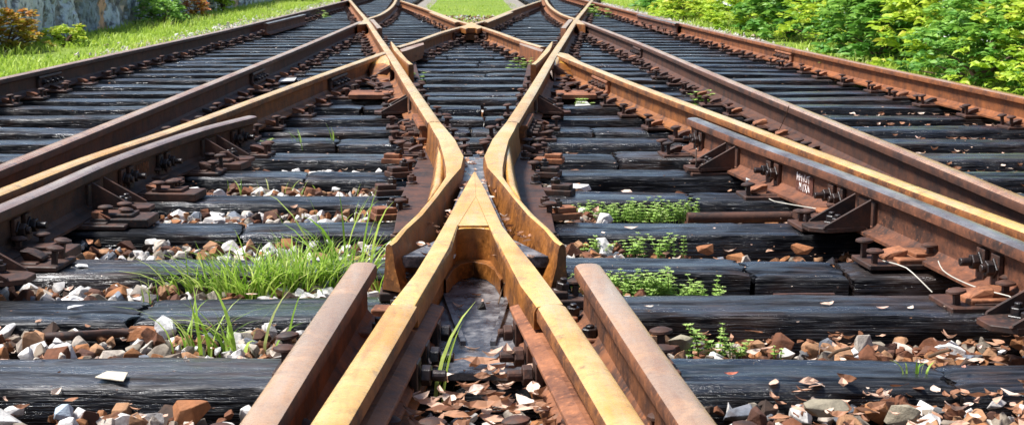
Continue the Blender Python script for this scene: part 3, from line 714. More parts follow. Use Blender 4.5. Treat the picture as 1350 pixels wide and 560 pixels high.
for i, (yf, yb) in enumerate(ROWS):
    yc = (yf+yb)/2
    for (k, s), ln in LINES.items():
        if k in ('check', 'wingC', 'guard', 'legbar'): continue
        p, d = at_y(ln, yc)
        if p is None or abs(p.x) > 3.4 or yc > 40: continue
        if k == 'B' and 6.9 > yc: pass
        if k == 'leg' and yc > 2.9: continue
        x = p.x; gp = None
        if ('guard', s) in LINES and k == 'R3': gp, _ = at_y(LINES['guard', s], yc)
        if gp is not None: x = gp.x-s*.03
        # not on top of a cast base plate
        pp = Vector((x, yc, 0))
        if k in ('B', 'R3', 'R3f') and (abs(yc-P(514, 70).y) < .9) : continue
        dist = math.hypot(x, yc); seen = abs((x/yc)*FPX+CX-675) < 760
        if not seen: continue
        spots.append((dist, i, k, s, x, yc, math.atan2(d.y, d.x)-math.pi/2))
spots.sort(); n_ind = 0
far = MB()
for dist, i, k, s, x, y, rz in spots:
    if n_ind < 285:
        src = PROTO[n_ind] if n_ind < 5 else PROTO[random.randrange(5)]
        o = src if n_ind < 5 else copy_tree(src)
        o.location = (x+random.uniform(-.012, .012), y+random.uniform(-.02, .02), .002); o.rotation_euler[2] = rz*.7+random.uniform(-.04, .04)+(math.pi if random.random() < .5 else 0)
        row = i-2
        if row < 0: lab = 'rusty tie plate, %s %s, bottom edge row %s' % (W[s], RN[k], 'one' if i else 'zero')
        elif row < 20: lab = 'rusty spiked tie plate on %s sleeper row, under %s %s' % (ORD[row], W[s], RN[k])
        else: lab = 'tiny far tie plate on the %s sleeper row, %s %s' % (num(row), W[s], RN[k])
        tag(o, lab, 'tie plate', 'tie plates with spikes'); n_ind += 1
    else:
        far.box((x, y, .012), (.30, .16, .02))
        for sx in (-1, 1): far.box((x+sx*.10, y, .035), (.05, .06, .04)); far.box((x+sx*.14, y+.04, .05), (.025, .025, .05))
if far.v: tag(far.build('distant_tie_plates', M['iron']), 'row of the farthest tiny rusty tie plates along the distant rails', 'tie plates', kind='stuff')
# small clamps with bolts along the outside foot of the rails above the V frog
def clamp(p, rz, lab, v, mat='iron'):
    root = tag(empty('rail_clamp', p, rz), lab, 'rail clamp', 'rail clamps beside the V frog')
    mb = MB(); mb.box((0, 0, .012), (.13, .085, .024)); mb.box((-.02, 0, .034), (.075, .06, .02)); mb.build('clamp_foot', M[mat], root, bevel=.004)
    for sy in (-.0, ):
        b = MB(); hexbolt(b, (.005, sy, .038), (random.uniform(-.15, .15), random.uniform(-.15, .15), 1), .018*random.uniform(.85, 1.1), random.uniform(.004, .014)); b.build('bolt', M['iron_black'], root, bevel=.002, seg=1)
    if v % 2:
        sp = spike_mesh(); sp.v = [(x+.045, y+.02, z+.012) for x, y, z in sp.v]; sp.build('spike', M['iron'], root, smooth=40)
    return root
cl = 0
for s in (-1, 1):
    for j, q in enumerate([(552, 158), (545, 172), (537, 186), (543, 201), (524, 216), (530, 234), (515, 258), (514, 290)]):
        p = side(P(*q, .0), s); p.z = .004
        clamp(p, random.uniform(-.5, .5)+(math.pi if s > 0 else 0), 'rusty bolted clamp on the %s flank of the V frog, %s counting down the rail' % (W[s], ORD[j]), j, ['iron', 'iron_orange', 'iron'][j % 3])
    for j, q in enumerate([(533, 395), (522, 430), (498, 462)] if s < 0 else [(738, 405), (752, 440), (775, 470)]):
        p = P(*q, .0); p.z = .004
        clamp(p, random.uniform(-.4, .4), 'rusty bolted clamp between the %s wing rail and frog leg, %s from the blunt end' % (W[s], ORD[j]), j+1, 'iron_orange' if j else 'iron')
    # big bolted plates beside the check rails
    for j, q in enumerate([(1090, 292), (1215, 349), (1312, 402), (990, 223), (1060, 258)] if s > 0 else [(165, 296), (55, 340), (232, 262), (296, 222), (205, 246)]):
        c = P(*q, .0); c.z = .002; _, d = at_y(LINES['guard', s], min(max(c.y, 1.4), P(*((914, 155) if s > 0 else (331, 152))).y-.05))
        rz = math.atan2(d.y, d.x)-math.pi/2
        root = tag(empty('chair_plate', c, rz), 'thick %s rail chair plate with mushroom spikes by the %s check rail, %s along it' % ('orange' if s > 0 else 'brown', W[s], ORD[j]), 'chair plate', 'chair plates beside the check rails')
        mb = MB(); mb.box((0, 0, .015), (.20, .15, .030)); mb.build('plate', M['iron_orange' if s > 0 and j in (1, 2) else 'iron'], root, bevel=.004)
        mb = MB(); mb.box((-s*-.02, 0, .036), (.12, .10, .012)); mb.build('shim', M['iron_orange' if s > 0 else 'iron'], root, bevel=.003)
        for t in (-.04, .035):
            sp = spike_mesh(); sp.v = [(x*1.0+s*.03+t*.6, y*1.0+t, z*.9+.022) for x, y, z in sp.v]; sp.build('spike', M['iron'], root, smooth=40)

# ------------------------------------------------------------------ ballast
def hull(seed, n=16, flat=.78):
    r = np.random.default_rng(seed); p = r.normal(0, 1, (n, 3)); p /= np.linalg.norm(p, axis=1)[:, None]; p = np.sign(p)*np.abs(p)**.8; p *= r.uniform(.7, 1.1, (n, 1)); p *= np.array([r.uniform(.9, 1.3), r.uniform(.7, 1), flat*r.uniform(.7, 1.1)])
    bm = bmesh.new()
    for q in p: bm.verts.new(q)
    res = bmesh.ops.convex_hull(bm, input=bm.verts); bmesh.ops.delete(bm, geom=[g for g in res['geom_interior'] if isinstance(g, bmesh.types.BMVert)], context='VERTS')
    bmesh.ops.bevel(bm, geom=list(bm.edges), offset=.03, segments=1, affect='EDGES'); bmesh.ops.triangulate(bm, faces=bm.faces)
    bm.verts.ensure_lookup_table(); V = np.array([v.co[:] for v in bm.verts]); bm.verts.index_update(); F = np.array([[v.index for v in f.verts] for f in bm.faces]); bm.free(); return V, F
HULL = [hull(s) for s in range(18)]
SMALL = []
for s in range(8):
    r = np.random.default_rng(90+s); p = np.array([(1, 0, 0), (-1, 0, 0), (0, 1, 0), (0, -1, 0), (0, 0, .7), (0, 0, -.7)])*r.uniform(.7, 1.2, (6, 1))+r.normal(0, .12, (6, 3))
    SMALL.append((p, np.array([(0, 2, 4), (2, 1, 4), (1, 3, 4), (3, 0, 4), (2, 0, 5), (1, 2, 5), (3, 1, 5), (0, 3, 5)])))
def scatter(shapes, pos, rad, tint):
    VV, FF, TT = [], [], []; n = 0; k = len(pos); sel = rng.integers(0, len(shapes), k)
    q = rng.normal(0, 1, (k, 4)); q /= np.linalg.norm(q, axis=1)[:, None]
    w, x, y, z = q.T
    Rm = np.stack([1-2*(y*y+z*z), 2*(x*y-z*w), 2*(x*z+y*w), 2*(x*y+z*w), 1-2*(x*x+z*z), 2*(y*z-x*w), 2*(x*z-y*w), 2*(y*z+x*w), 1-2*(x*x+y*y)], 1).reshape(k, 3, 3)
    for s, (V, F) in enumerate(shapes):
        id_ = np.where(sel == s)[0]
        if not len(id_): continue
        vv = np.einsum('kij,vj->kvi', Rm[id_], V)*rad[id_, None, None]+pos[id_, None, :]
        ff = F[None]+(np.arange(len(id_))*len(V))[:, None, None]+n; n += vv.shape[0]*vv.shape[1]
        VV.append(vv.reshape(-1, 3)); FF.append(ff.reshape(-1, 3)); TT.append(np.repeat(tint[id_], len(F)))
    return np.concatenate(VV), np.concatenate(FF), np.concatenate(TT)
def in_gap(y, m=.0):
    ok = np.ones(len(y), bool)
    for a, b in ROWS: ok &= ~((y > a-m) & (y < b+m))
    return ok
def ballast(x0, x1, y0, y1, dens, r0, r1, shapes, wsel, dz=0, layer=2):
    n = int((x1-x0)*(y1-y0)*dens); x = rng.uniform(x0, x1, n); y = rng.uniform(y0, y1, n); ok = in_gap(y, -.004)
    ok &= ~((np.abs(x-AX) < .2) & (y > 2.9) & (y < 5.6)); x, y = x[ok], y[ok]; n = len(x)
    rad = r0+(r1-r0)*rng.random(n)**2.0
    z = np.array([zbed(a, b) for a, b in zip(x, y)])+rng.uniform(-.015, .012, n)-rad*.25+dz
    t = rng.random(n); return scatter(shapes, np.stack([x, y, z], 1), rad, wsel(x, y, t))
def tsel(x, y, t):
    # fewer white stones right of the frog, where brown ones and leaves dominate
    t = t.copy(); m = (x < .3) & (y > 3.7) & (y < 6.6) & (rng.random(len(t)) < .08); t[m] = .75+rng.random(m.sum())*.14; m = (x > .4) & (t > .58) & (t < .90) & (rng.random(len(t)) < .55); t[m] = rng.random(m.sum())*.6; return t
parts = [ballast(-3.5, 3.5, 1.1, 6.6, 700, .014, .044, HULL, tsel), ballast(-3.5, 3.5, 6.6, 14, 420, .015, .034, SMALL, tsel), ballast(-3.5, 3.5, 14, 30, 120, .018, .04, SMALL, tsel)]
V = np.concatenate([p[0] for p in parts]); offs = np.cumsum([0]+[len(p[0]) for p in parts[:-1]]); F = np.concatenate([p[1]+o for p, o in zip(parts, offs)]); T = np.concatenate([p[2] for p in parts])
tag(link('ballast', tri_mesh('ballast', V, F, M['stone'], T)), 'brown, white and grey broken ballast stones between the sleepers', 'ballast', kind='stuff')
# pale gravel shoulders
def shoulder(xf, y0, y1, n):
    y = y0+(y1-y0)*rng.random(n)**1.4; x = xf(y, n); rad = rng.uniform(.015, .05, n)
    return np.stack([x, y, np.full(n, -.085)+rad*.2], 1), rad
ps = []
ps.append(shoulder(lambda y, n: -3.8-np.abs(rng.normal(0, .25, n)), 16, 50, 1500))
for s in (-1, 1):
    ps.append(shoulder(lambda y, n, s=s: s*(3.5+np.abs(rng.normal(0, .16, n))), 5, 50, 7000))
    ps.append(shoulder(lambda y, n, s=s: AX+s*((y-20.5)/14*1.35+np.abs(rng.normal(0, .06, n))*-1+.12), 20.6, 38, 2200))
pos = np.concatenate([p[0] for p in ps]); rad = np.concatenate([p[1] for p in ps])
V, F, T = scatter(SMALL, pos, rad, rng.random(len(pos)))
tag(link('gravel', tri_mesh('gravel', V, F, M['stone_pale'], T)), 'pale grey white gravel strips along the outer rails and grass patch', 'gravel', kind='stuff')
# single stones one can point at
def stone(px_, py_, r, z, col, lab, seed, sq=(1, 1, 1), rz=0):
    V, F = hull(seed, 15, .9); p = P(px_, py_, z)
    me = tri_mesh('stone', V*np.array(sq)*r, F, col, np.full(len(F), 0.0)); o = link('stone', me, None, (p.x, p.y, z+r*sq[2]*.55), rz)
    tag(o, lab, 'stone', 'single ballast stones')
def solid(name, c, r=.8):
    m = N(name); n = m.noise(25, 5, .7); col = m.mix(m.ramp(n, [(.35, .6), (.62, 0.0)]), c, tuple(x*.4 for x in c)); m.bump(m.noise(90, 5, .7), .8, .005); return m.out(col, r)
S_w = solid('stone_white', (.70, .68, .66)); S_b = solid('stone_blue', (.36, .43, .50)); S_o = solid('stone_orange', (.30, .11, .035)); S_g = solid('stone_greytan', (.27, .23, .16)); S_bl = solid('stone_black', (.02, .017, .015))
for a in [
    (83, 552, .024, -.05, S_b, 'small blue grey stone in front of the nearest left sleeper', 1, (1, .9, 1)),
    (250, 558, .045, -.05, S_o, 'big orange brown stone at the bottom edge left of the wing rail', 2, (1.2, .8, .8)),
    (218, 448, .034, -.05, S_w, 'pointed white stone standing below the split sleeper joint', 3, (.8, .7, 1.35)),
    (186, 448, .036, -.05, S_o, 'rusty brown blocky stone beside the pointed white stone', 4, (1.1, .9, .8)),
    (110, 352, .017, .0, S_w, 'small white pebble lying on top of the left sleeper', 5, (1.2, .9, .6)),
    (101, 409, .020, .0, S_w, 'flat pale pebble on the near left sleeper beside the ballast', 6, (1.3, .9, .5)),
    (262, 238, .055, -.05, S_g, 'large tan grey stone by the end of the left check rail', 7, (1.2, .8, 1.0)),
    (255, 258, .04, -.04, S_w, 'bright white stone in the row beneath the tan stone', 8, (1.2, .8, .8)),
    (291, 262, .04, -.04, S_w, 'bright white rounded stone right of its white neighbour', 9, (1.2, .8, .8)),
    (78, 372, .042, -.04, S_o, 'wide orange brown stone behind the second left sleeper', 10, (1.5, .8, .7)),
    (728, 250, .05, -.05, S_g, 'grey rounded stone beside the right flank of the V frog', 11, (1.2, .9, .7)),
    (752, 253, .05, -.05, S_w, 'pale grey flat stone next to the rounded grey stone', 12, (1.4, .9, .6)),
    (802, 336, .03, -.06, S_w, 'small white pointed stone among the right weeds', 13, (.9, .8, 1.1)),
    (897, 462, .030, -.05, S_g, 'tan lumpy stone right of the right wing rail', 14, (1.1, 1, .9)),
    (1088, 549, .035, -.01, S_g, 'grey angular stone among dead leaves at the bottom right', 15, (1.3, .9, .9)),
    (1188, 556, .030, -.01, S_g, 'brown grey stone amid dead leaves beyond the grey angular one', 16, (1.2, .9, .9)),
    (930, 334, .03, -.04, S_o, 'orange stone on the gap right of the weeds', 17, (1.3, .8, .8)),
    (604, 488, .032, -.01, S_bl, 'black lump of stone between the V frog legs', 18, (1.3, .9, .7)),
    (635, 268+140, .015, .028, S_bl, 'dark mossy clump on the wet plate behind the frog heel', 19, (1.2, 1, 1)),
    (1055, 333, .03, -.04, S_o, 'orange stone behind the split right sleeper', 20, (1.3, .8, .8)),
]: stone(*a)

# ------------------------------------------------------------------ dead leaves
def leaf_np(pos, size, yaw, tilt, curl):
    """curled ovate leaves; returns verts, tris"""
    k = len(pos); u = np.array([-1, -.5, 0, .5, 1.0]); wd = np.array([.05, .75, 1, .7, .03])*.42
    base = []
    for i in range(5):
        for j in (-1, 0, 1): base.append((u[i], j*wd[i], 0))
    B = np.array(base); F = []
    for i in range(4):
        for j in range(2):
            a = i*3+j; F += [(a, a+3, a+4), (a, a+4, a+1)]
    F = np.array(F); V = np.repeat(B[None], k, 0)*size[:, None, None]
    V[:, :, 2] = (curl[:, None]*(B[None, :, 0]**2)+np.abs(B[None, :, 1])*1.0*np.abs(curl[:, None]))*size[:, None]
    V[:, :, 2] += rng.normal(0, .05, V[:, :, 2].shape)*size[:, None]
    ct, st = np.cos(tilt)[:, None], np.sin(tilt)[:, None]; y2 = V[:, :, 1]*ct-V[:, :, 2]*st; z2 = V[:, :, 1]*st+V[:, :, 2]*ct
    cy, sy = np.cos(yaw)[:, None], np.sin(yaw)[:, None]; X = V[:, :, 0]*cy-y2*sy; Y = V[:, :, 0]*sy+y2*cy
    V = np.stack([X, Y, z2], 2)+pos[:, None, :]
    return V.reshape(-1, 3), (F[None]+(np.arange(k)*len(B))[:, None, None]).reshape(-1, 3), len(F)
def leaves(regions):
    P_, S_ = [], []
    for x0, x1, y0, y1, n, z0, z1, s0, s1, gap in regions:
        x = rng.uniform(x0, x1, n); y = rng.uniform(y0, y1, n)
        if gap: k = in_gap(y, -.01); x, y = x[k], y[k]
        P_.append(np.stack([x, y, rng.uniform(z0, z1, len(x))+(np.array([zbed(a, b) for a, b in zip(x, y)]) if gap else 0)], 1)); S_.append(rng.uniform(s0, s1, len(x)))
    p = np.concatenate(P_); s = np.concatenate(S_); k = len(p)
    V, F, nf = leaf_np(p, s, rng.uniform(0, 6.28, k), rng.normal(0, .5, k), rng.uniform(-.2, .7, k)); return V, F, np.repeat(.9*rng.random(k)**1.35, nf)
V, F, T = leaves([(.62, 3.4, 1.6, 3.05, 2400, .0, .05, .010, .028, True), (-.05, .08, 4.3, 6.0, 60, .118, .126, .008, .022, False), (-.15, -.04, 3.7, 4.5, 26, .118, .126, .008, .02, False), (.07, .18, 3.7, 4.5, 26, .118, .126, .008, .02, False), (-.12, .14, 3.0, 3.9, 24, .030, .036, .006, .018, False), (.55, 2.4, 3.05, 3.9, 550, -.01, .035, .012, .028, True), (-.16, .19, 1.5, 2.98, 420, .0, .075, .014, .034, False), (2.0, 3.3, 6.0, 9.5, 750, .0, .05, .014, .032, True),
                  (1.2, 2.2, 5.0, 8.5, 350, .01, .05, .015, .03, True), (-2.5, -.4, 1.8, 4.2, 380, .0, .04, .010, .02, True), (.2, 1.4, 4.6, 7.5, 260, .0, .05, .012, .028, True), (-3.2, .2, 4.2, 9, 260, .0, .04, .012, .025, True), (1.0, 3.3, 2.0, 3.4, 60, .004, .012, .010, .018, False), (-3.2, 3.3, 2.2, 9, 1100, .003, .006, .002, .006, False), (-3.2, 3.3, 9, 18, 500, .004, .008, .004, .010, False)])
tag(link('dead_leaves', tri_mesh('dead_leaves', V, F, M['dry'], T)), 'curled pinkish brown dead leaves in the gaps and between frog legs', 'leaf litter', kind='stuff')
def one_leaf(px_, py_, z, s, t, lab, yaw=None):
    p = P(px_, py_, z); k = np.array([[0, 0, 0.0]])
    V, F, nf = leaf_np(k, np.array([s]), np.array([yaw if yaw is not None else random.uniform(0, 6)]), np.array([.1]), np.array([.25]))
    tag(link('dead_leaf', tri_mesh('dead_leaf', V, F, M['dry'], np.full(nf, t)), None, (p.x, p.y, z+.006)), lab, 'leaf', 'dead leaves lying loose')
for a in [(1253, 408, .002, .030, .75, 'pale pink leaf on the right sleeper below the chair plate', .6), (1283, 408, .002, .020, .8, 'small cream leaf beside the pale pink leaf', 2.9), (1200, 409, .002, .018, .85, 'cream leaf with a dark shadow left of the pink leaf', .9),
          (1163, 409, .002, .018, .9, 'narrow cream leaf on the second right sleeper', .2), (1090, 404, .002, .024, .62, 'brown cream leaf in the middle of the second right sleeper', .5), (855, 407, .002, .013, .8, 'tiny leaf on the second right sleeper near the weeds', .1),
          (832, 303, .002, .025, .7, 'pinkish leaf on the fourth right sleeper beside the weeds', .1), (640, 482, .032, .055, .3, 'broad brown leaf on the wet plate between frog legs', .2), (650, 493, .02, .045, .62, 'tan curled leaf below the broad brown leaf', .9),
          (590, 281, .17, .014, .85, 'tiny pale leaf on the left edge of the V frog', 1), (1270, 487, .002, .012, .95, 'tiny yellow leaf on the nearest right sleeper', 1), (964, 496, .002, .017, .99, 'small red leaf on the nearest right sleeper', .3),
          (553, 292, .12, .02, .3, 'brown leaf in the left flangeway of the V frog', .3), (660, 250, .12, .018, .85, 'cream leaf in the right flangeway of the V frog', .3)]: one_leaf(*a)

# ------------------------------------------------------------------ grass blades and tufts
def blades(base, h, w, lean, yaw, seg=5, droop=1.0):
    k = len(base); t = np.linspace(0, 1, seg+1)
    wd = w[:, None]*(1-t[None]**2.2)*.5+1e-5
    bend = lean[:, None]*(t[None]**1.8); dz = h[:, None]*(t[None]-droop*.35*np.clip(lean[:, None]/h[:, None], 0, 2)*t[None]**3)
    cx, sx = np.cos(yaw)[:, None], np.sin(yaw)[:, None]
    c = np.stack([base[:, 0:1]+bend*cx, base[:, 1:2]+bend*sx, base[:, 2:3]+dz], 2)
    tw = yaw+math.pi/2+rng.normal(0, .5, k); n = np.stack([np.cos(tw)[:, None]*wd, np.sin(tw)[:, None]*wd, 0*wd], 2)
    V = np.stack([c-n, c+n], 2).reshape(k, -1, 3); F = []
    for i in range(seg): a = 2*i; F += [(a, a+1, a+3), (a, a+3, a+2)]
    F = np.array(F); return V.reshape(-1, 3), (F[None]+(np.arange(k)*2*(seg+1))[:, None, None]).reshape(-1, 3), len(F)
def tuft(px_, py_, n, rad, h0, h1, w, lab, z=-.06, leanf=.6, grp='grass tufts growing between the sleepers', ry=.35, yawf=None):
    p = P(px_, py_, z); k = n
    b = np.stack([rng.normal(0, rad, k), rng.normal(0, rad*ry, k), np.zeros(k)], 1); h = rng.uniform(h0, h1, k)
    yaw = np.arctan2(b[:, 1]*.6, b[:, 0])+rng.normal(0, .9, k) if yawf is None else np.full(k, yawf)+rng.normal(0, .3, k)
    V, F, nf = blades(b, h, rng.uniform(.6, 1.1, k)*w, h*rng.uniform(.15, 1, k)*leanf, yaw)
    o = link('grass_tuft', tri_mesh('grass_tuft', V, F, M['blade'], np.repeat(rng.random(k)*.9, nf)), None, (p.x, p.y, z))
    tag(o, lab, 'grass tuft', grp)
tuft(325, 392, 380, .095, .07, .19, .0066, 'large bright green grass tuft behind the second left sleeper', leanf=1.35)
tuft(402, 388, 280, .08, .08, .22, .0068, 'tall green grass tuft just left of the left wing rail', leanf=1.2)
tuft(458, 388, 50, .05, .10, .26, .0075, 'long bladed grass clump touching the blunt wing rail end', leanf=.9)
tuft(445, 372, 9, .06, .26, .36, .013, 'few very long arching grass blades rising above the tuft', leanf=.8)
tuft(268, 392, 40, .05, .04, .10, .006, 'low grass at the left fringe of the large tuft', leanf=1)
tuft(318, 474, 24, .05, .09, .22, .011, 'sparse broad bladed grass clump in front of the second left sleeper', leanf=1)
tuft(262, 470, 16, .03, .08, .2, .007, 'thin drooping grass sprig beside the white pointed stone', leanf=1.2)
tuft(577, 535, 3, .006, .17, .26, .014, 'single upright grass shoot between the frog legs', z=-.01, leanf=.35, yawf=.3)
tuft(404, 203, 12, .06, .08, .16, .008, 'small grass sprig behind the sixth left sleeper', leanf=.9)
tuft(441, 200, 4, .02, .12, .17, .009, 'upright thin grass sprig left of the frog flank', leanf=.3)
tuft(372, 258, 14, .12, .05, .10, .006, 'sparse low grass between white stones left of the frog', leanf=1)
tuft(440, 310, 16, .10, .06, .14, .005, 'thin scattered grass beneath the fourth left sleeper', leanf=1)
tuft(194, 400, 6, .015, .05, .09, .005, 'tiny grass sprout in the joint of the left sleeper', z=-.02, leanf=.5)
tuft(503, 400, 30, .03, .08, .2, .007, 'narrow grass blades between wing rail and V frog', leanf=.7)
tuft(1207, 492, 9, .015, .02, .05, .006, 'tiny grass sprout in the joint of the nearest right sleeper', z=0, leanf=.9)
# ------------------------------------------------------------------ leafy weeds
def weed(px_, py_, n, rad, h0, h1, leaf, lab, z=-.07, mat='weed', per=6, name='weed_plant', ry=.3, lean=.5, grp='leafy weeds between the sleepers', world_p=None):
    p = world_p if world_p is not None else P(px_, py_, z)
    if per == 6 and leaf < .014: n = int(n*1.2); h0 *= .55; h1 *= .62; lean = .95; rad *= 1.15; leaf *= .82
    root = tag(empty(name, (p.x, p.y, z)), lab, 'weed', grp); st = MB(); L, S, YW, TT = [], [], [], []
    for i in range(n):
        bx, by = random.gauss(0, rad), random.gauss(0, rad*ry); h = random.uniform(h0, h1); a = random.uniform(0, 6.28); ln_ = h*random.uniform(0, lean)
        pts = [Vector((bx+math.cos(a)*ln_*t*t, by+math.sin(a)*ln_*t*t, h*t)) for t in (0, .35, .7, 1)]; st.tube(pts, [.0022, .0019, .0015, .001], 4)
        nw = max(2, int(h/(leaf*1.25)))
        for w_ in range(nw):
            t = (w_+1)/nw; q = Vector((bx+math.cos(a)*ln_*t*t, by+math.sin(a)*ln_*t*t, h*t)); a0 = random.random()*6
            for m_ in range(per):
                th = a0+m_*6.283/per; sc_ = leaf*(1.1-.5*t)*random.uniform(.7, 1.1)
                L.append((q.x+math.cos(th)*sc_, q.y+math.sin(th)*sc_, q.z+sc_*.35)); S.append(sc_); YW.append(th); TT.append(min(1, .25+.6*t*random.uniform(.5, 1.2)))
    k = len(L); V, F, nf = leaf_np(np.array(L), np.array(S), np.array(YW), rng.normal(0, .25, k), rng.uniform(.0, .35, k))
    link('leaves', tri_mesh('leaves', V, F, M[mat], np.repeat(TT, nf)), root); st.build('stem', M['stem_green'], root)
for a in [(745, 294, 14, .05, .05, .11, .011, 'small weed clump against the right flank of the V frog'), (775, 294, 20, .07, .06, .12, .011, 'pale green weed clump right of the frog flank, behind fourth sleeper'),
          (812, 294, 26, .09, .07, .14, .011, 'leafy weed clump in the middle of the long green band'), (850, 294, 26, .08, .07, .13, .011, 'leafy weed clump near the iron pipe end'), (885, 294, 16, .05, .07, .16, .011, 'taller weed clump touching the iron pipe end'),
          (780, 341, 8, .04, .06, .13, .012, 'thin weed standing left of the white pointed stone'), (834, 341, 6, .02, .08, .16, .012, 'narrow upright weed right of the white pointed stone'), (872, 341, 8, .03, .08, .14, .012, 'narrow leafy weed near the orange stone'),
          (810, 396, 20, .07, .06, .13, .011, 'weed clump right behind the blunt right wing rail'), (845, 396, 26, .07, .07, .16, .011, 'dense weed clump behind the second right sleeper'), (882, 396, 20, .06, .05, .12, .011, 'lower weed clump ending the dense green patch'), (918, 396, 10, .03, .04, .09, .011, 'small weed at the right end of the dense patch'),
          (938, 472, 8, .03, .07, .15, .011, 'thin weed in front of the second right sleeper'), (966, 474, 6, .03, .05, .11, .011, 'smaller thin weed right of its taller neighbour'), (1024, 472, 3, .01, .03, .05, .009, 'tiny lone weed sprout near dead leaves'),
          (994, 258, 5, .02, .12, .20, .018, 'bright green sprig beside the right check rail'), (765, 152, 8, .05, .05, .11, .02, 'small green weed near the far right joint bar'), (934, 146, 6, .04, .1, .18, .022, 'green sprout behind the right golden rail'),
          (1105, 110, 7, .04, .15, .32, .03, 'yellow green seedling beside the outer right rail'), (1124, 114, 5, .03, .08, .15, .025, 'low seedling right of the yellow green seedling'), (688, 100, 9, .05, .08, .16, .022, 'green weed left of the right crossing wing'),
          (549, 116, 8, .04, .05, .12, .022, 'green weed right of the left crossing wing'), (367, 204, 8, .05, .04, .09, .016, 'low round leaf weed beside the left grass sprig'), (597, 189, 3, .01, .02, .05, .018, 'tiny bright leaf sprout left edge of the middle track'),
          (783, 28, 14, .12, .15, .3, .05, 'round green weed beyond the far right crossing'), (908, 188, 3, .02, .05, .08, .012, 'tiny weed by the end of the right check rail'),
          (418, 28, 10, .15, .1, .2, .05, 'weed between the far left rails'), (1180, 122, 4, .04, .05, .12, .02, 'small sprout under the outer right rail')]: weed(*a)

# ------------------------------------------------------------------ meadow grass
def field(polyf, n, h0, h1, w, name, lab):
    x, y = polyf(n); pz = np.sin(x*3.1+1.3*np.sin(y*.9))+np.cos(y*.73+x*2)+rng.normal(0, .5, n); x, y = x[pz > -1.15], y[pz > -1.15]; k = len(x); h = rng.uniform(h0, h1, k)*(.5+rng.random(k))
    patch = .5+.5*np.sin(x*1.7+2*np.sin(y*.6))*np.cos(y*1.1+x)
    V, F, nf = blades(np.stack([x, y, np.full(k, -.1)], 1), h*(.6+.7*patch), w*(.6+rng.random(k)), h*rng.uniform(.2, .9, k), rng.uniform(0, 6.28, k), 3)
    t = np.clip(.2+.5*patch+rng.normal(0, .18, k), 0, 1)
    tag(link(name, tri_mesh(name, V, F, M['meadow'], np.repeat(t, nf))), lab, 'grass', kind='stuff')
def left_f(n): y = 8+47*rng.random(n)**1.3; return -3.75-2.2*rng.random(n)**1.0, y
def mid_f(n): y = 22.3+30*rng.random(n)**1.2; hw = np.clip((y-22)/12*1.05, .05, 1.2); return AX+hw*rng.uniform(-1, 1, n), y
def right_f(n): y = 8+47*rng.random(n)**1.2; return 3.7+1.7*rng.random(n)**1.3, y
field(left_f, 30000, .05, .13, .012, 'grass', 'bright yellow green grass verge below the stone wall')
field(mid_f, 7000, .03, .06, .012, 'grass', 'bright grass patch between the diverging far tracks')
field(right_f, 14000, .05, .13, .013, 'grass', 'green grass verge between the right track and bushes')

# ------------------------------------------------------------------ bushes
def bush(x, y, rx, ry, h, n, leaf, mat, lab, tmin=0, tmax=1, name='bush', grp='bushes beside the track', z=-.1, branches=14):
    root = tag(empty(name, (x, y, z)), lab, 'bush', grp); r = np.random.default_rng(int(abs(x*100+y*7)))
    # twigs that end in leaf rosettes
    n = int(n*1.5); nt = n//9; a = r.uniform(0, 6.28, nt); e = r.random(nt)**.75; rr = .45+.55*r.random(nt)**.5
    lump = 1+.22*np.sin(a*3+e*5+x)+.12*np.sin(a*7+e*9)
    cx = np.cos(a)*rx*rr*lump*np.sqrt(1-(e*.85)**2); cy = np.sin(a)*ry*rr*lump*np.sqrt(1-(e*.85)**2); cz = h*(.06+.9*e)*(.75+.25*rr)*(1+.12*np.sin(a*4))
    L, S, YW, TT, TL = [], [], [], [], []
    for i in range(nt):
        m_ = 9; a0 = r.random()*6; g = r.uniform(.0, .35)
        for j in range(m_):
            th = a0+j*2.4; s_ = leaf*r.uniform(.6, 1.45); off = s_*.9
            L.append((cx[i]+math.cos(th)*off, cy[i]+math.sin(th)*off, cz[i]+r.uniform(-.6, .6)*leaf)); S.append(s_); YW.append(th); TL.append(r.normal(0, .5))
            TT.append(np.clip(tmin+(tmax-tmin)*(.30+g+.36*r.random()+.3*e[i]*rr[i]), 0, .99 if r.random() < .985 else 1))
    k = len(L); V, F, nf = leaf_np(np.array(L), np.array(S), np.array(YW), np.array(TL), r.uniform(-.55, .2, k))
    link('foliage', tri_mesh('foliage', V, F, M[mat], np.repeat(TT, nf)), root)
    st = MB()
    for i in range(branches):
        j = r.integers(0, nt); st.tube([(0, 0, 0), (cx[j]*.3, cy[j]*.3, cz[j]*.5), (cx[j]*.9, cy[j]*.9, cz[j]*.95)], [.016, .01, .004], 5)
    st.build('stem', M['stem'], root)
B_ = 'leafy bushes right of the track'
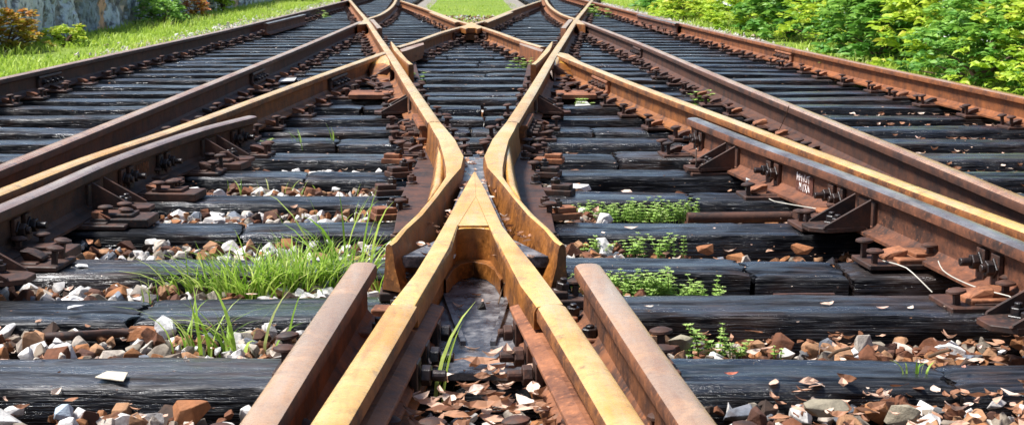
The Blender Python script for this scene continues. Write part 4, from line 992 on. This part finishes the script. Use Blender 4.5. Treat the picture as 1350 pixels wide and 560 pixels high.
for i, a in enumerate([
    (4.95, 8.6, .95, 1.0, 1.25, 4200, .040, 'bush', 'yellow green leafy bush nearest the right edge'), (4.45, 9.9, .62, .8, .62, 2600, .032, 'bush', 'low rounded bright bush at the foot of the right bushes'),
    (4.9, 11.2, .85, 1.0, 1.45, 4200, .042, 'bush', 'tall bright lime bush with small orange tips'), (4.35, 12.3, .50, .9, .75, 2200, .040, 'bush_deep', 'deep green low bush just behind the outer right rail'),
    (4.75, 13.6, .70, 1.1, 1.55, 3600, .055, 'bush', 'lime green bush in the middle of the right thicket'), (4.4, 15.6, .55, 1.0, 1.0, 2400, .06, 'bush_deep', 'dark broad leaved bush in the middle of the right thicket'),
    (4.65, 17.6, .7, 1.2, 1.5, 2800, .05, 'bush', 'bright bush with long leaves left of the dark one'), (4.5, 20.5, .6, 1.4, 1.1, 2400, .065, 'bush_deep', 'dark green bush with drooping leaves farther back'),
    (4.55, 24, .6, 1.6, .95, 2200, .06, 'bush', 'lower bright bush near the bare wall patch'), (4.2, 28.5, .5, 2.0, .7, 1800, .06, 'bush', 'small far bush by the right gravel strip'),
    (4.6, 34, .6, 2.4, .9, 1800, .08, 'bush_deep', 'farthest dark bush on the right beneath the wall'), (6.1, 10.0, .8, 1.6, 2.0, 3000, .05, 'bush_deep', 'tall dark bush at the back of the right thicket'),
    (5.9, 14.5, .7, 2.2, 2.0, 3000, .06, 'bush_deep', 'tall dark shrub behind the lime bushes'), (5.8, 7.2, .8, 1.0, 1.4, 2600, .045, 'bush', 'green bush just outside the right edge')]):
    bush(*a, grp=B_)
bush(-5.5, 17.2, .42, .5, .50, 1500, .030, 'bush_red', 'small bush with yellow leaves and orange tips before the wall', 0, .72, grp='bushes below the stone wall')
bush(-5.2, 18.6, .30, .4, .26, 900, .026, 'bush', 'feathery green shrub right of the orange tipped bush', grp='bushes below the stone wall')
bush(-5.4, 25.5, .42, .8, .50, 1500, .035, 'bush_deep', 'rounded green bush at the foot of the wall', .3, 1, grp='bushes below the stone wall')
bush(-5.5, 29.0, .30, .5, .45, 600, .035, 'bush_red', 'small reddish shrub beside the rounded wall bush', .2, .9, grp='bushes below the stone wall')
bush(-5.6, 33.0, .22, .4, .60, 500, .05, 'bush', 'slim yellow green shrub against the wall', grp='bushes below the stone wall')
bush(-5.2, 46.0, .5, 1.2, 1.1, 900, .08, 'bush_deep', 'far dark green shrub at the end of the wall', grp='bushes below the stone wall')

# ------------------------------------------------------------------ stone walls
def wall(x, y0, y1, h, face, lab, z0=-.15):
    ny, nz = int((y1-y0)/.055), int(h/.055); Y, Z = np.meshgrid(np.linspace(y0, y1, ny), np.linspace(0, h, nz), indexing='ij'); r = np.random.default_rng(5)
    ns = int((y1-y0)*h*3.6); sy = r.uniform(y0, y1, ns); sz = r.uniform(0, h, ns); so = r.normal(0, .03, ns); tc = r.random(ns); pts = np.stack([Y.ravel(), Z.ravel()], 1)
    d1 = np.full(len(pts), 9e9); d2 = d1.copy(); idx = np.zeros(len(pts), int); warp = .06*np.sin(pts[:, 0]*9+3*np.sin(pts[:, 1]*6))+.05*np.sin(pts[:, 1]*13+pts[:, 0]*5)
    for i in range(ns):
        m = np.abs(pts[:, 0]-sy[i]) < 1.2; q = pts[m]; d = ((q[:, 0]+warp[m]-sy[i])*1.9)**2+((q[:, 1]-sz[i]+warp[m])*.72)**2
        a = d1[m]; b = d2[m]; ii = idx[m]; nb = np.where(d < a, a, np.minimum(b, d)); ii = np.where(d < a, i, ii); a = np.minimum(a, d); d1[m] = a; d2[m] = nb; idx[m] = ii
    e = np.clip((np.sqrt(np.minimum(d2, 50))-np.sqrt(d1))/.16, 0, 1)
    off = (e**.5)*.09+so[idx]*e+r.normal(0, .008, len(pts)); X = x+face*off
    V = np.stack([X, pts[:, 0], pts[:, 1]+z0], 1)
    i, j = np.meshgrid(np.arange(ny-1), np.arange(nz-1), indexing='ij'); a = (i*nz+j).ravel(); F = np.stack([a, a+nz, a+nz+1, a+1], 1)
    if face < 0: F = F[:, ::-1]
    tint = np.where(e[a] < .22, .02, .08+.9*tc[idx[a]])
    n = len(V); bk = np.array([(x-face*.5, y0, z0), (x-face*.5, y1, z0), (x-face*.5, y0, z0+h), (x-face*.5, y1, z0+h)])
    V2 = np.concatenate([V, bk, V[[0, (ny-1)*nz, nz-1, ny*nz-1]]]); F2 = np.concatenate([F, [[n, n+1, n+3, n+2], [n+2, n+3, n+7, n+6], [n, n+2, n+6, n+4], [n+1, n+5, n+7, n+3]]]); tint = np.append(tint, [.3]*4)
    tag(link('stone_wall', tri_mesh('stone_wall', V2, F2, M['wallstone'], tint)), lab, 'wall')
def wallmat():
    m = N('rubble_wall'); c = m.ramp(m.attr('tint'), [(0, (.34, .32, .29)), (.06, (.52, .58, .62)), (.25, (.74, .77, .78)), (.40, (.30, .35, .38)), (.50, (.80, .78, .73)), (.66, (.58, .64, .68)), (.78, (.75, .42, .24)), (.86, (.70, .72, .72)), (.95, (.72, .52, .34))], 'CONSTANT')
    n = m.noise(7, 6, .7); c = m.mix(m.ramp(n, [(.40, .8), (.52, 0.0)]), c, (.05, .055, .055)); c = m.mix(m.ramp(m.noise(3, 5, .7), [(.55, 0.0), (.75, .6)]), c, (.68, .68, .66))
    c = m.mix(m.ramp(m.noise(1.2, 5, .7), [(.58, 0.0), (.7, .5)]), c, (.07, .10, .03)); m.bump(m.noise(30, 5, .7), .8, .02); return m.out(c, .85)
M['wallstone'] = wallmat()
wall(-6.0, 12, 75, 1.35, 1, 'long rubble stone wall with blue grey and orange slabs behind the left grass')
wall(6.9, 10, 75, 2.2, -1, 'weathered grey stone wall showing behind the right bushes')

# ------------------------------------------------------------------ small things
def cord(pts, r, mat, name, lab, cat, n=6):
    pts = [Vector(p) for p in pts]; b = pts[0].copy(); mb = MB(); mb.tube([p-b for p in smooth_line(pts, .03)], r, n); o = mb.build(name, M[mat], None, smooth=60); o.location = b; return tag(o, lab, cat)
Pz = lambda x, y, z: P(x, y, z)
cord([Pz(906, 287, -.02), Pz(1010, 286, -.02), Pz(1075, 285, -.02)], .02, 'iron', 'iron_pipe', 'rusty iron pipe lying between sleepers toward the right check rail', 'pipe', 10)
cord([Pz(60, 444, -.03), Pz(120, 441, -.03), Pz(182, 437, -.03)], .012, 'iron', 'iron_bar', 'dark rusty bar lying in front of the second left sleeper', 'bar', 6)
cord([Pz(1020, 392, -.02), Pz(1060, 391, -.02), Pz(1100, 391, -.02)], .012, 'iron', 'iron_bar', 'dark bar in the gap behind the second right sleeper', 'bar', 6)
cord([Pz(1004, 247, .03), Pz(1014, 262, .01), Pz(1035, 268, .03), Pz(1076, 275, .05)], .0018, 'white', 'loose_wire', 'white cord lying across the chair plate of the right check rail', 'cord')
cord([Pz(1156, 342, .01), Pz(1182, 348, .03), Pz(1195, 353, .03), Pz(1212, 368, .01), Pz(1229, 385, -.02)], .0018, 'white', 'loose_wire', 'pale frayed cord hanging down beside the orange chair plate', 'cord')
cord([Pz(1237, 344, .06), Pz(1243, 356, .05), Pz(1262, 368, .045), Pz(1300, 383, .045), Pz(1330, 390, .045), Pz(1350, 402, .03)], .0018, 'white', 'loose_wire', 'pale wire trailing over the foot of the right check rail', 'cord')
cord([Pz(917, 228, .0), Pz(917.5, 222, .03), Pz(918, 196, .13)], .0025, 'white', 'white_stick', 'thin white stick standing by the right check rail end', 'stick')
cord([Pz(1150, 402, -.02), Pz(1190, 396, -.015), Pz(1240, 391, -.01)], .006, 'stem', 'dry_twig', 'dry brown twig behind the second right sleeper', 'twig')
cord([Pz(1093, 470, -.03), Pz(1105, 462, .0), Pz(1121, 458, .01)], .004, 'dry_t' if 'dry_t' in M else 'stem', 'dry_twig', 'short curved twig in front of the second right sleeper', 'twig')
cord([Pz(1225, 470, -.03), Pz(1240, 464, .0), Pz(1253, 461, .01)], .004, 'stem', 'dry_twig', 'curved twig farther right in front of the sleeper', 'twig')
cord([Pz(1027, 172, .03), Pz(1035, 155, .12), Pz(1040, 140, .2)], .0022, 'stem', 'dry_twig', 'bare twig rising against the right second rail', 'twig')
cord([Pz(657, 400, .05), Pz(661, 385, .07), Pz(665, 373, .10)], .002, 'stem', 'dry_twig', 'thin wiry twig against the frog heel bolts', 'twig')
def board(pts, z0, z1, mat, name, lab, cat):
    q = [P(x, y, z0) for x, y in pts]; b = q[0].copy(); mb = MB(); mb.prism([(p.x-b.x, p.y-b.y) for p in q], 0, z1-z0); o = mb.build(name, mat, None, bevel=.001); o.location = b; tag(o, lab, cat)
board([(125, 498), (163, 503), (169, 492), (141, 490)], .004, .007, solid('bark_pale', (.62, .55, .42)), 'wood_chip', 'flat cream wood chip on the nearest left sleeper', 'wood chip')
board([(983, 253), (1003, 253), (1003, 243), (983, 243)], -.02, .03, solid('pale_block', (.55, .54, .5)), 'stone_block', 'pale square block behind the green sprig at right', 'block')
board([(758, 141), (779, 140), (770, 131), (761, 133)], -.0, .006, solid('pale_card', (.45, .44, .40)), 'wood_chip', 'pale flat chip near the far right joint bar', 'wood chip')
board([(367, 109), (388, 108), (391, 104), (372, 103)], .0, .01, solid('pale_strip', (.62, .62, .6)), 'wood_chip', 'pale strip lying behind the left golden rail', 'wood chip')
